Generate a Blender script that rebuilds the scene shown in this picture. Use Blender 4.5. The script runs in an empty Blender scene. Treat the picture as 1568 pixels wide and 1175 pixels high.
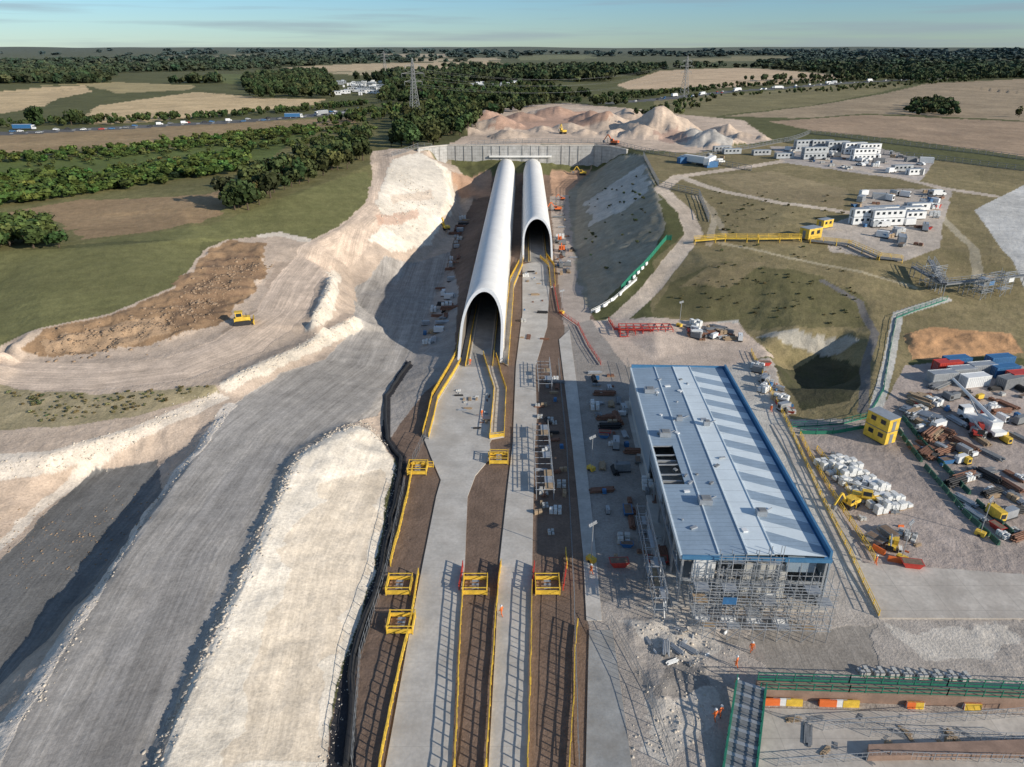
import bpy, math, random
import numpy as np
from mathutils import Vector, geometry
rng=np.random.default_rng(7); random.seed(7)
CZ=70.0; PIT=math.radians(25.2); F=1088.0
cp,sp=math.cos(PIT),math.sin(PIT)
# ---- camera helper: image pixel cast through the camera -> a place on the terrain
def ray(px,py):
    a=(px-784)/F; b=(587.5-py)/F
    return a, cp+b*sp, -sp+b*cp
def P(px,py,z=0.0):
    a,b,c=ray(px,py); t=(z-CZ)/c
    return (a*t,b*t,z)
# ---- noise
TAB=rng.random((256,256))
def vn(x,y):
    xi=np.floor(x).astype(int); yi=np.floor(y).astype(int); fx=x-xi; fy=y-yi
    fx=fx*fx*(3-2*fx); fy=fy*fy*(3-2*fy)
    g=lambda i,j: TAB[i%256,j%256]
    return (g(xi,yi)*(1-fx)+g(xi+1,yi)*fx)*(1-fy)+(g(xi,yi+1)*(1-fx)+g(xi+1,yi+1)*fx)*fy
def fbm(x,y,o=4):
    s=0;a=.5
    for i in range(o):
        s=s+a*(vn(x+17*i,y+31*i)-.5)*2; x=x*2.03;y=y*2.03;a*=.5
    return s
def sst(a,b,x):
    t=np.clip((x-a)/(b-a),0,1); return t*t*(3-2*t)
def zn(x,y):
    d=np.hypot(x,y)
    return 14.5+10*sst(700,2500,d)*(1+fbm(x/900,y/900,3))+60*sst(2500,8000,d)+16*sst(3000,7000,d)*fbm(x/1500+5,y/1500,3)
# ---- terrain break lines
BL=[
[(470,1300,0),(500,1175,0),(530,1010,0),(572,890,0),(600,745,0),(608,705,0),(585,680,0),(578,650,0),(592,605,-.5),(630,560,-2),(650,520,-4.5),(662,470,-6.5),(690,400,-6),(715,330,-4.5),(740,290,0)],
[(690,560,-.2),(696,500,-.5),(722,400,-.5),(745,320,-.3)],
[(650,1300,0),(690,900,0),(730,560,0),(760,400,0),(790,300,0)],
[(980,1300,0),(960,1175,0),(930,1000,0),(900,800,0),(880,600,0),(865,480,0),(858,400,0),(850,330,0),(846,285,0)],
[(200,1300,4.9),(245,1175,4.9),(285,1070,4.9),(325,985,4.9),(372,885,4.9),(408,812,4.9),(432,745,4.9),(458,702,4.9),(512,668,4.4),(552,655,3.4),(575,665,2)],
[(182,1300,3.5),(230,1175,3.5),(270,1070,3.5),(310,985,3.5),(358,880,3.5),(394,805,3.5),(420,738,3.5),(446,690,3.3),(510,652,2.6),(560,632,1.5),(592,600,0)],
[(-130,1400,3.5),(0,1150,3.5),(60,1040,3.5),(150,905,3.5),(228,785,3.5),(290,705,3.5),(352,625,3.4),(425,577,2.8),(480,550,2),(550,505,-1.5)],
[(-90,1130,-.8),(30,1010,-.8),(120,915,-.8),(195,825,-.8),(225,775,-.8),(250,725,-.3),(310,655,2)],
[(-300,930,-.8),(-100,890,-.8),(0,850,-.8),(60,790,-.8),(100,750,-.8),(160,717,-.8),(235,706,-.5)],
[(-300,800,4),(-100,745,4),(0,712,4),(80,698,4),(200,663,4),(300,622,4),(345,602,4)],
[(-300,665,5.5),(-100,635,5.5),(0,617,5.5),(120,613,5.5),(240,605,5.5),(330,590,5.5)],
[(-300,570,6),(-100,560,6),(0,562,6),(150,572,6),(280,555,6),(380,510,6),(425,450,6.3)],
[(345,583,6.3),(400,556,5.8),(470,526,4.6),(545,485,1.5)],
[(345,573,5.2),(400,545,4.8),(460,515,3.8),(530,478,1.2)],
[(-300,600,9),(-100,560,10),(0,530,10),(60,502,10),(170,481,10),(270,436,10.5),(310,386,11),(350,366,11),(430,358,10.5)],
[(-100,572,6.2),(0,550,6.2),(100,548,6.2),(200,545,6.2),(300,525,6.2),(380,480,6.2),(410,420,7),(428,380,9)],
[(-300,420,13),(0,385,14),(150,380,14),(300,365,13)],
[(-400,340,13),(0,330,13),(200,330,13),(330,312,15),(450,300,16),(560,255,17)],
[(-500,260,14),(0,250,15),(300,240,15),(500,215,16)],
[(-600,218,15),(0,208,15),(200,197,15),(400,185,15),(560,172,15.5),(700,160,16)],
[(600,240,17),(588,290,13),(570,345,8),(560,375,4),(540,420,-2),(540,460,-4),(590,500,-5),(610,545,-2.5)],
[(480,375,9),(540,340,10),(575,290,13.5),(582,235,17)],
[(650,236,16),(680,262,11),(688,300,4),(676,330,2),(625,350,2),(585,390,1)],
[(700,300,-3),(705,330,-4.5),(674,375,-5.5),(640,400,-6),(595,440,-6)],
[(430,400,7.5),(500,388,6.5)],[(470,500,4.6),(475,470,5)],[(525,440,1)],
[(476,490,6.8),(500,450,7.2),(512,420,7.2)],[(468,488,5.1),(488,450,5.4),(500,415,5.8)],[(500,492,3),(520,460,2.5),(522,425,3.5)],
[(885,292,0),(880,350,0),(885,410,0),(905,478,0),(930,500,0)],
[(985,238,18),(1000,285,17),(1010,320,15.5),(1022,352,13),(1005,382,10),(965,428,6),(938,460,2.5)],
[(1060,262,17),(1080,300,16),(1070,350,13.5),(1055,380,11),(1020,420,7),(995,460,3.5),(945,492,.6)],
[(1200,290,16),(1200,340,15),(1150,380,12),(1250,400,11)],
[(1100,405,10.5),(1200,415,10.5),(1300,425,10),(1335,450,8)],
[(1000,490,2.5),(1100,500,2),(1160,515,1.5),(1200,505,4),(1310,505,4)],
[(1205,560,-3),(1240,600,-4),(1290,590,-3),(1260,548,-2)],
[(1170,530,1),(1190,580,.3),(1215,628,.3),(1280,645,1.2),(1325,630,2),(1335,560,3.5),(1335,500,5)],
[(1400,480,6),(1500,465,6),(1568,450,7),(1900,430,7)],
[(1390,550,3),(1450,560,2.5),(1568,565,2.5),(1950,575,2.5)],
[(1230,690,.1),(1400,680,1),(1568,690,1),(2000,700,1)],
[(1050,540,0),(960,560,0)],[(1110,560,0),(1200,700,0),(1340,930,0),(1100,960,0),(1040,900,0),(960,570,0)],
[(1300,850,0),(1400,850,0),(1568,850,0),(2100,850,0)],[(1350,950,0),(1568,950,0),(2200,950,0)],
[(1000,1000,0),(1170,1030,0),(1568,1040,0),(2300,1040,0)],[(1000,1300,0),(1500,1300,0),(2600,1300,0)],
[(1300,300,16),(1450,300,15),(1568,300,14),(2100,300,14)],[(1400,380,12),(1500,380,11),(1568,400,11),(2100,400,10)],
[(1200,215,18),(1400,230,18),(1568,250,17),(2200,260,16)],
[(730,210,18.5),(800,203,19),(1000,210,19),(1150,215,19)],[(740,168,19),(850,161,19),(950,165,19),(1120,180,18)],
[(560,220,17.5),(600,230,18),(640,226,18),(685,223,18),(800,222,18),(910,221,18),(960,228,18)],
[(720,300,0),(750,298,0)],[(845,298,0),(880,300,0)],
[(-700,1400,3.5),(-500,1000,3)],
]
pts=[]
def dens(w):
    for a,b in zip(w[:-1],w[1:]):
        L=math.hypot(b[0]-a[0],b[1]-a[1]); st=max(2.5,a[1]*.016); n=max(1,int(L/st))
        for i in range(n):
            t=i/n; pts.append(tuple(a[k]+(b[k]-a[k])*t for k in range(3)))
    pts.append(w[-1])
for l in BL: dens([P(*q) for q in l])
wt=[P(q,224,18) for q in (678,720,770,830,880,915)]
dens([(x,y-3,5.0) for x,y,z in wt])
for y in range(20,1101,60):
    for x in (-700,700): pts.append((x,y,14.5))
for x in range(-700,701,70): pts.append((x,1100,float(zn(np.array(x),np.array(1100.)))))
for x,z in ((-700,10),(-300,8),(-120,3.5),(-47,3.5),(-12,0),(60,0),(130,0),(300,2),(700,10)): pts.append((x,12,z))
pts=np.array(pts)
pts=pts[(np.abs(pts[:,0])<=700)&(pts[:,1]<=1100)]
pts[:,:2]+=rng.normal(0,.01,(len(pts),2))
res=geometry.delaunay_2d_cdt([Vector((p[0],p[1])) for p in pts],[],[],0,1e-4)
dv=np.array([(v[0],v[1]) for v in res[0]]); dz=np.array([pts[o[0],2] if o else 0 for o in res[3]])
X0,Y0=-700,10; NX,NY=1401,1091
H=np.full((NY,NX),14.5)
for tri in res[2]:
    if len(tri)!=3: continue
    p=dv[list(tri)]; z=dz[list(tri)]
    x0=max(0,int(p[:,0].min()-X0)); x1=min(NX-1,int(p[:,0].max()-X0)+1)
    y0=max(0,int(p[:,1].min()-Y0)); y1=min(NY-1,int(p[:,1].max()-Y0)+1)
    if x1<x0 or y1<y0: continue
    gx,gy=np.meshgrid(np.arange(x0,x1+1)+X0,np.arange(y0,y1+1)+Y0)
    d=(p[1,1]-p[2,1])*(p[0,0]-p[2,0])+(p[2,0]-p[1,0])*(p[0,1]-p[2,1])
    if abs(d)<1e-9: continue
    a=((p[1,1]-p[2,1])*(gx-p[2,0])+(p[2,0]-p[1,0])*(gy-p[2,1]))/d
    b=((p[2,1]-p[0,1])*(gx-p[2,0])+(p[0,0]-p[2,0])*(gy-p[2,1]))/d
    c=1-a-b; ok=(a>=-1e-6)&(b>=-1e-6)&(c>=-1e-6)
    s=H[y0:y1+1,x0:x1+1]; s[ok]=(a*z[0]+b*z[1]+c*z[2])[ok]
def blur(A):
    B=np.pad(A,1,mode='edge'); return (B[:-2,1:-1]+B[2:,1:-1]+B[1:-1,:-2]+B[1:-1,2:]+2*A)/6
H=blur(H)
GX,GY=np.meshgrid(np.arange(NX)+X0,np.arange(NY)+Y0)
GX=GX.astype(float);GY=GY.astype(float)
# spoil heaps
WX=fbm(GX/11,GY/11)*6; WY=fbm(GX/11+50,GY/11)*6
for px,py,r,h,zb in [(1010,200,28,17,19),(1085,222,17,10,18),(1060,215,15,8,18),(925,192,24,11,19),(905,185,18,8,19),(760,195,22,8,19),(745,182,18,8,19),(800,182,18,5,19),(850,175,24,7,19),(960,185,20,10,19),(1110,206,15,7,18),(870,198,14,5,19),(1040,200,16,10,19),(720,205,12,5,18),(985,208,15,8,19),(1140,212,12,4,18),(830,200,10,3.5,19),(900,205,10,3.5,19),(780,208,12,4,19),(1165,214,9,3.5,18),(940,205,9,4,19),(1125,222,9,4,18)]:
    x,y,_=P(px,py,zb); d=np.hypot(GX-x+WX,(GY-y)*.8+WY)
    H=np.maximum(H,zb+h*(1-d/r)**1+fbm(GX/4,GY/4)*.9*(d<r))
flat=((GX>-16)&(GX<60)&(GY<200))|((GX>-12)&(GX<22)&(GY<440))
slope=np.hypot(*np.gradient(H))
H=H+np.where(flat,.02,.10)*fbm(GX/5,GY/5)+np.where(flat,0,1)*np.clip(slope-.12,0,1)*1.5*fbm(GX/3+9,GY/3)+sst(250,500,GY)*(np.abs(GX-4)>60)*.6*fbm(GX/30,GY/30)
def hgt(x,y):
    x=np.asarray(x,float);y=np.asarray(y,float)
    ix=np.clip(x-X0,0,NX-1.001);iy=np.clip(y-Y0,0,NY-1.001)
    i=ix.astype(int);j=iy.astype(int);fx=ix-i;fy=iy-j
    h=(H[j,i]*(1-fx)+H[j,i+1]*fx)*(1-fy)+(H[j+1,i]*(1-fx)+H[j+1,i+1]*fx)*fy
    o=np.maximum(np.maximum(np.abs(x)-700,y-1100),0); w=sst(0,80,o)
    return h*(1-w)+zn(x,y)*w
TS=np.concatenate([np.linspace(45,500,900),np.geomspace(501,12000,700)])
def G(px,py):
    a,b,c=ray(px,py); x=a*TS;y=b*TS;z=CZ+c*TS
    d=z-hgt(x,y); k=np.argmax(d<0)
    if d[k]>=0: k=len(TS)-1
    if k==0: t=TS[0]
    else: t=TS[k-1]+(TS[k]-TS[k-1])*d[k-1]/(d[k-1]-d[k]+1e-9)
    x,y=a*t,b*t
    return Vector((x,y,float(hgt(x,y))))
def inpoly(x,y,pl):
    ok=np.zeros(x.shape,bool); n=len(pl)
    for i in range(n):
        x1,y1=pl[i][:2];x2,y2=pl[(i+1)%n][:2]
        if y1==y2: continue
        c=((y1>y)!=(y2>y))&(x<(x2-x1)*(y-y1)/(y2-y1)+x1); ok^=c
    return ok
def wp(pl): return [tuple(G(*q)) for q in pl]
# diggings, lumps
for pl,amp,fr in [([(70,510),(170,486),(270,445),(315,392),(345,370),(400,374),(404,420),(380,455),(330,500),(230,530),(90,545)],1.6,4.),([(960,945),(1040,955),(1110,960),(1100,1040),(1060,1120),(1010,1120)],.7,3.),([(455,700),(560,660),(585,680),(600,720),(480,740)],.5,4.),([(1390,512),(1545,515),(1560,540),(1400,548)],1.,4.)]:
    w=wp(pl); H=H+inpoly(GX,GY,w)*amp*(fbm(GX/fr,GY/fr)+.15)
# ---- ground sheet vertices
rows=np.concatenate([np.arange(1560,1200,-8),np.arange(1200,78.5,-1.5)])
br=(587.5-rows)/F; tr=CZ/(sp-br*cp); RY=(cp+br*sp)*tr; RD=tr
ext=np.geomspace(RY[-1]*1.15,40000,22); RY=np.concatenate([RY,ext]); RD=np.concatenate([RD,ext/cp])
U=np.linspace(-.98,.98,1250)
VX=(RD[:,None]*U[None,:]); VY=np.repeat(RY[:,None],len(U),1)
nr,nc=VX.shape; vx=VX.ravel(); vy=VY.ravel()
Cc=np.zeros((len(vx),3)); veg=np.zeros(len(vx)); stk=np.zeros(len(vx))
Cc[:]=(.13,.13,.058); veg[:]=.6
jx=fbm(vx/6,vy/6,4); dd=np.hypot(vx,vy)
def paint(col,pl,j=1.0,v=0.,s=0.,mix=1.):
    w=wp(pl); a=np.array(w); x=vx+jx*j; y=vy+jx*j*.7
    bb=np.where((x>=a[:,0].min())&(x<=a[:,0].max())&(y>=a[:,1].min())&(y<=a[:,1].max()))[0]
    k=bb[inpoly(x[bb],y[bb],w)]
    Cc[k]=Cc[k]*(1-mix)+np.array(col)*mix; veg[k]=v; stk[k]=s
def pdist(x,y,w):
    best=np.full(len(x),1e9); al=np.zeros(len(x)); sg=np.zeros(len(x)); acc=0
    for a,b in zip(w[:-1],w[1:]):
        dx,dy=b[0]-a[0],b[1]-a[1]; L=math.hypot(dx,dy)+1e-9
        t=np.clip(((x-a[0])*dx+(y-a[1])*dy)/L/L,0,1); ex=x-a[0]-t*dx; ey=y-a[1]-t*dy; d=np.hypot(ex,ey)
        m=d<best; best[m]=d[m]; al[m]=(acc+t*L)[m]; sg[m]=((ex*dy-ey*dx)/L)[m]; acc+=L
    return best,al,sg
def line(col,pl,wd,j=.4,v=0.,s=0.,mix=1.):
    w=wp(pl); a=np.array(w); x=vx+jx*j; y=vy+jx*j*.7; m=wd+1
    bb=np.where((x>=a[:,0].min()-m)&(x<=a[:,0].max()+m)&(y>=a[:,1].min()-m)&(y<=a[:,1].max()+m))[0]
    d,_,_=pdist(x[bb],y[bb],w); k=bb[d<wd/2]
    Cc[k]=Cc[k]*(1-mix)+np.array(col)*mix; veg[k]=v; stk[k]=s
CHALK=(.76,.685,.575);CONC=(.52,.49,.44);BROWN=(.205,.145,.11);GRASS=(.19,.185,.08);DRY=(.27,.22,.12);WHEAT=(.64,.48,.28)
fields=[([(-300,145),(0,140),(60,134),(130,131),(140,141),(90,151),(60,166),(0,174),(-300,180)],WHEAT),
([(150,162),(300,141),(410,151),(498,152),(480,161),(330,176),(215,188),(140,191),(130,178)],WHEAT),
([(60,131),(180,126),(300,131),(290,138),(180,143),(130,131)],(.42,.34,.18)),
([(330,114),(378,114),(375,130),(340,128)],(.16,.18,.07)),
([(435,104),(600,97),(765,95),(780,103),(640,106),(500,110),(440,110)],(.60,.46,.29)),
([(490,112),(600,106),(740,107),(690,111),(560,116)],(.50,.41,.26)),
([(945,130),(1010,109),(1140,104),(1310,117),(1260,124),(1100,135),(960,137)],(.62,.465,.31)),
([(1290,101),(1400,103),(1395,109),(1300,108)],(.54,.42,.28)),
([(1110,178),(1240,163),(1420,128),(1568,121),(2200,118),(2200,235),(1568,185),(1330,174),(1240,182)],(.38,.295,.20)),
([(1180,186),(1330,176),(1568,187),(2200,240),(2200,290),(1568,240),(1390,215),(1240,200)],(.40,.29,.20)),
([(1000,152),(1250,132),(1400,128),(1240,162),(1110,176),(1020,170)],(.24,.21,.11)),
([(560,84),(680,82),(690,87),(560,89)],(.6,.48,.32)),([(780,86),(900,84),(920,90),(800,93)],(.22,.22,.10)),([(600,91),(760,89),(770,93),(620,95)],(.55,.44,.28)),
([(1480,95),(1568,92),(1900,92),(1900,101),(1500,101)],(.24,.23,.11)),([(100,101),(240,96),(300,99),(140,105)],(.22,.22,.1)),([(-200,96),(0,93),(60,96),(-100,101)],(.55,.44,.27)),([(1050,90),(1200,86),(1230,91),(1080,95)],(.3,.26,.13)),([(230,87),(400,84),(420,88),(250,92)],(.42,.35,.2)),([(1280,91),(1420,88),(1430,92),(1300,95)],(.5,.4,.26))]
for pl,c in fields: paint(c,pl,4,.2,.3)
line((.12,.13,.055),[(1130,182),(1240,181),(1330,175),(1568,186),(1900,205)],5,1,.8)
paint((.22,.20,.09),[(-500,222),(0,208),(560,174),(600,240),(560,340),(430,362),(0,385),(-500,400)],4,.9)
paint((.38,.27,.155),[(-500,215),(0,207),(400,186),(560,178),(540,190),(420,200),(200,222),(0,235),(-500,262)],5,.5)
paint((.13,.165,.05),[(-500,290),(0,245),(180,238),(400,212),(470,205),(400,255),(200,285),(0,305),(-500,340)],5,.8)
paint((.36,.25,.145),[(-400,330),(0,328),(120,306),(320,298),(425,262),(440,270),(350,312),(335,330),(250,352),(120,368),(95,340),(0,336)],4,.3)
paint((.205,.20,.085),[(120,372),(250,355),(340,338),(440,300),(560,262),(575,290),(545,335),(480,366),(400,360),(310,370)],2,.6)
paint(GRASS,[(-500,410),(0,384),(120,380),(310,367),(300,400),(270,438),(170,482),(60,503),(0,532),(-500,600)],1,.45)
paint((.53,.425,.335),[(-500,600),(0,530),(60,503),(170,480),(270,437),(310,385),(345,367),(430,358),(480,368),(545,340),(572,290),(566,232),(600,228),(650,230),(690,245),(730,300),(690,420),(640,560),(600,700),(400,1400),(-900,1400)],1)
paint((.32,.21,.125),[(60,505),(170,482),(270,440),(315,388),(345,368),(402,372),(405,420),(385,455),(330,500),(230,530),(80,547),(35,535)],3)
paint((.45,.31,.195),[(60,520),(170,500),(240,485),(260,510),(200,530),(80,540)],4)
paint((.23,.15,.095),[(270,455),(320,400),(380,385),(400,420),(350,470),(290,500),(250,500)],5,0,0,.7)
paint((.44,.34,.26),[(330,510),(400,470),(420,400),(450,400),(470,420),(440,490),(360,540)],3,0,.6,.8)
RD1=[(-300,575),(0,567),(150,578),(270,565),(360,530),(430,480),(455,430),(490,385),(545,360),(585,320),(592,270),(585,232)]
line((.64,.51,.40),RD1,13,1,0,1)
paint((.40,.335,.21),[(-300,610),(0,590),(140,606),(330,590),(335,603),(200,640),(80,655),(0,660),(-300,700)],2,.6)
paint((.70,.615,.515),[(-300,740),(0,695),(80,690),(200,655),(330,600),(352,610),(300,637),(160,712),(60,785),(0,845),(-300,930)],1)
paint((.58,.455,.35),[(-300,765),(0,735),(60,730),(130,712),(60,770),(0,825),(-300,900)],2)
HAULL=[(-130,1400),(0,1150),(60,1040),(150,905),(228,785),(290,705),(352,622)]
paint((.20,.195,.185),[(-200,950),(0,858),(60,792),(150,716),(238,706),(250,750),(195,835),(120,925),(35,1015),(-100,1130)],1.2,0,.8)
paint((.39,.36,.325),HAULL+[(430,572),(500,550),(540,500),(545,440),(590,392),(690,385),(700,420),(660,520),(600,590),(575,637),(515,655),(450,693),(424,738),(398,805),(360,880),(313,985),(272,1070),(233,1175),(180,1330)],1,0,1)
paint((.31,.29,.27),[(-20,1300),(110,1100),(230,880),(320,760),(400,680),(430,690),(330,860),(250,1040),(190,1175),(150,1300)],3,0,1,.6)
line((.68,.61,.53),[(q[0]-2,q[1]) for q in HAULL],2.4,1.)
line((.70,.62,.51),[(350,588),(400,562),(470,532),(547,490)],3.4,1.5)
line((.72,.64,.53),[(478,492),(502,455),(515,420)],3.5,1.5)
line((.68,.60,.50),[(400,362),(430,358),(470,368)],4,2)
CB=[(180,1330),(240,1175),(280,1070),(320,985),(370,880),(405,810),(430,742),(455,698),(512,663),(550,652),(583,672),(603,712),(592,760),(572,885),(530,1005),(503,1130),(480,1330)]
paint(CHALK,CB,.8,0,.5)
paint((.68,.58,.455),[(330,1175),(380,1000),(440,850),(500,740),(570,720),(590,750),(560,860),(520,1000),(480,1175)],4,0,.7,.8)
paint(CHALK,[(575,310),(600,245),(640,233),(690,262),(697,300),(690,330),(660,375),(600,385),(568,368),(590,340)],1.5)
paint((.58,.37,.27),[(575,330),(640,320),(640,335),(580,345)],2,0,0,.7);paint((.62,.5,.39),[(600,300),(660,290),(665,305),(600,312)],2,0,0,.7)
paint(BROWN,[(470,1400),(503,1130),(530,1010),(572,890),(600,745),(608,705),(583,672),(592,605),(640,545),(665,470),(700,350),(740,270),(850,270),(885,400),(905,480),(960,560),(1000,900),(960,1400)],.3,0,.3)
paint((.37,.34,.31),[(625,545),(660,470),(690,395),(702,440),(694,560),(650,600),(590,680),(583,665),(592,605)],.6)
paint((.48,.31,.21),[(688,262),(752,258),(752,300),(715,305),(700,290)],1.5);paint((.48,.31,.21),[(842,262),(905,258),(885,300),(846,300)],1.5)
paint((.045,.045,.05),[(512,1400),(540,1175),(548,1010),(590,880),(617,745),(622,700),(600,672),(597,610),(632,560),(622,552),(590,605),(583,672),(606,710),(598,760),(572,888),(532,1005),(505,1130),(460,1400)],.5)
paint((.33,.30,.27),[(865,500),(905,490),(965,560),(1040,900),(1040,950),(1000,1000),(1060,1400),(960,1400),(930,1000),(895,800),(872,600)],.6)
paint((.45,.385,.33),[(842,300),(870,300),(885,400),(905,490),(865,500),(850,400)],.6)
paint((.35,.32,.25),[(870,292),(905,262),(950,238),(988,238),(1005,290),(1022,350),(985,405),(930,458),(900,475),(880,400)],2,.4)
paint((.57,.54,.48),[(895,310),(985,250),(995,290),(960,320),(905,345)],4,.2)
paint((.43,.385,.34),[(900,930),(1040,890),(1110,560),(1200,560),(1568,850),(2300,850),(2500,1400),(900,1400)],1)
paint(DRY,[(985,238),(1200,218),(1568,262),(2300,290),(2300,560),(1400,540),(1340,645),(1215,640),(1180,540),(1000,482),(1000,400),(1060,350),(1008,290)],2,.6)
paint((.17,.15,.075),[(1000,482),(1030,430),(1110,400),(1250,420),(1320,450),(1325,500),(1200,505),(1130,500)],3,.6)
paint((.34,.27,.16),[(1080,270),(1180,262),(1300,290),(1290,320),(1150,300)],3,.5);paint((.32,.25,.145),[(1040,440),(1090,405),(1180,400),(1120,440)],3,.5,0,.7)
paint((.08,.075,.045),[(1185,560),(1265,530),(1325,560),(1305,612),(1230,628)],1.5,.8)
paint((.40,.37,.31),[(1150,515),(1300,512),(1320,520),(1200,530)],1.5)
line((.64,.53,.42),[(930,500),(960,478),(1000,440),(1030,400),(1062,360),(1050,325),(1012,290),(1040,270),(1130,258),(1240,240)],6,.8,0,.5)
line((.60,.51,.41),[(1045,272),(1100,292),(1200,312),(1295,325)],5,.8)
line((.48,.41,.3),[(1085,375),(1095,330),(1070,300)],2.5,.8);line((.18,.17,.16),[(1260,430),(1315,462),(1340,510),(1325,560),(1322,630)],2.,.4)
line((.42,.36,.24),[(1100,372),(1230,400),(1400,440)],2,.8);line((.40,.34,.24),[(1060,300),(1090,320),(1110,360)],2.2,.8);line((.40,.35,.25),[(1440,330),(1490,380),(1500,440)],3,.8)
line((.55,.53,.49),[(1450,458),(1375,482),(1360,560),(1338,640)],2.6,.2)
paint((.52,.30,.155),[(1385,512),(1430,500),(1545,512),(1568,540),(1480,548),(1395,552)],1.5)
paint((.42,.355,.315),[(1385,560),(1450,552),(1568,560),(2300,590),(2500,1000),(1568,885),(1340,935),(1310,850),(1240,705),(1225,660),(1345,640)],.8)
paint(CONC,[(1085,495),(1130,490),(1160,560),(1205,640),(1235,700),(1290,790),(1322,862),(1568,880),(2300,900),(2300,975),(1568,948),(1345,948),(1275,860),(1107,570),(1060,540)],.3)
paint((.58,.475,.39),[(905,490),(1040,490),(1130,495),(1185,548),(1100,565),(960,562)],.8)
for q in [[(970,935),(1060,950),(1110,990),(1050,1040),(1000,1010)],[(1010,1050),(1080,1060),(1060,1130),(1020,1175),(1000,1110)],[(1340,960),(1500,955),(1560,990),(1450,1010),(1350,990)]]: paint((.62,.57,.50),q,7,0,0,.75)
paint((.25,.23,.21),[(1000,1000),(1100,1010),(1080,1060),(1020,1050)],5,0,0,.8);paint((.28,.255,.225),[(1100,965),(1330,965),(1340,1030),(1180,1030)],5,0,.8,.7)
paint((.62,.49,.38),[(715,180),(740,165),(870,158),(950,165),(1140,185),(1185,215),(1060,235),(985,230),(910,221),(685,223),(715,205)],3)
paint((.46,.28,.20),[(730,178),(900,170),(940,185),(900,195),(760,200)],9,0,0,.8);paint((.44,.41,.37),[(1055,195),(1130,205),(1120,228),(1045,225)],4);paint((.44,.3,.24),[(1000,200),(1040,195),(1060,212),(1010,218)],6,0,0,.8)
paint((.47,.42,.38),[(1180,225),(1330,222),(1430,250),(1410,278),(1200,250)],2)
paint((.48,.42,.36),[(1250,348),(1310,330),(1450,318),(1440,380),(1380,402),(1270,387)],2)
paint((.50,.44,.38),[(1330,290),(1460,290),(1450,322),(1310,330)],2)
line((.54,.46,.38),[(1240,240),(1330,262),(1450,290),(1520,300)],6,1)
paint((.56,.55,.52),[(1492,322),(1568,283),(2100,240),(2100,520),(1568,440)],.5)
line((.14,.14,.14),[(-600,222),(0,205),(200,195),(400,184),(470,178),(560,168)],26,.2);line((.5,.5,.48),[(-600,222),(0,205),(200,195),(400,184),(470,178),(560,168)],1.2,0)
line((.15,.15,.15),[(930,158),(1000,153),(1120,140),(1300,127),(1450,120)],24,.2)
vz=hgt(vx,vy)+.09*fbm(vx*1.1,vy*1.1,3)*np.where(((vx>-16)&(vx<60))|((vx>-12)&(vx<22)),0.05,1)*(1-.85*np.clip(stk,0,1))
fl=np.column_stack([vx*1.0,vy*.04])
for cl,wd in ((RD1,9),([(40,1400),(140,1175),(290,850),(420,670),(560,560),(600,480),(625,420)],24)):
    w=wp(cl); bb=np.where((vy<520)&(vx<-10))[0]; d,al,sg=pdist(vx[bb],vy[bb],w); k=bb[d<wd]; fl[k,0]=sg[d<wd]; fl[k,1]=al[d<wd]*.03
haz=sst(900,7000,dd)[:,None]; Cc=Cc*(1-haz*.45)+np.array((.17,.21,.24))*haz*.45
me=bpy.data.meshes.new('ground'); me.vertices.add(nr*nc); me.vertices.foreach_set('co',np.column_stack([vx,vy,vz]).astype(np.float32).ravel())
idx=np.arange(nr*nc).reshape(nr,nc); q=np.stack([idx[:-1,:-1],idx[:-1,1:],idx[1:,1:],idx[1:,:-1]],-1).reshape(-1,4)
def fillmesh(me,q):
    n=len(q); k=q.shape[1]; me.loops.add(n*k); me.loops.foreach_set('vertex_index',q.astype(np.int32).ravel()); me.polygons.add(n)
    me.polygons.foreach_set('loop_start',(np.arange(n)*k).astype(np.int32)); me.polygons.foreach_set('loop_total',np.full(n,k,np.int32))
fillmesh(me,q); me.update(calc_edges=True)
me.polygons.foreach_set('use_smooth',np.ones(len(q),bool))
def attr(me,n,t,d,key,dom='POINT'):
    a=me.attributes.new(n,t,dom); a.data.foreach_set(key,np.ascontiguousarray(d,dtype=np.float32).ravel())
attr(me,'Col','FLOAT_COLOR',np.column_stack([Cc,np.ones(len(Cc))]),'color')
attr(me,'veg','FLOAT',veg,'value'); attr(me,'stk','FLOAT',stk,'value'); attr(me,'flow','FLOAT_VECTOR',np.column_stack([fl,np.zeros(len(fl))]),'vector')
SC=bpy.context.scene
def link(o): SC.collection.objects.link(o); return o
ground=link(bpy.data.objects.new('ground',me))
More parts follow.
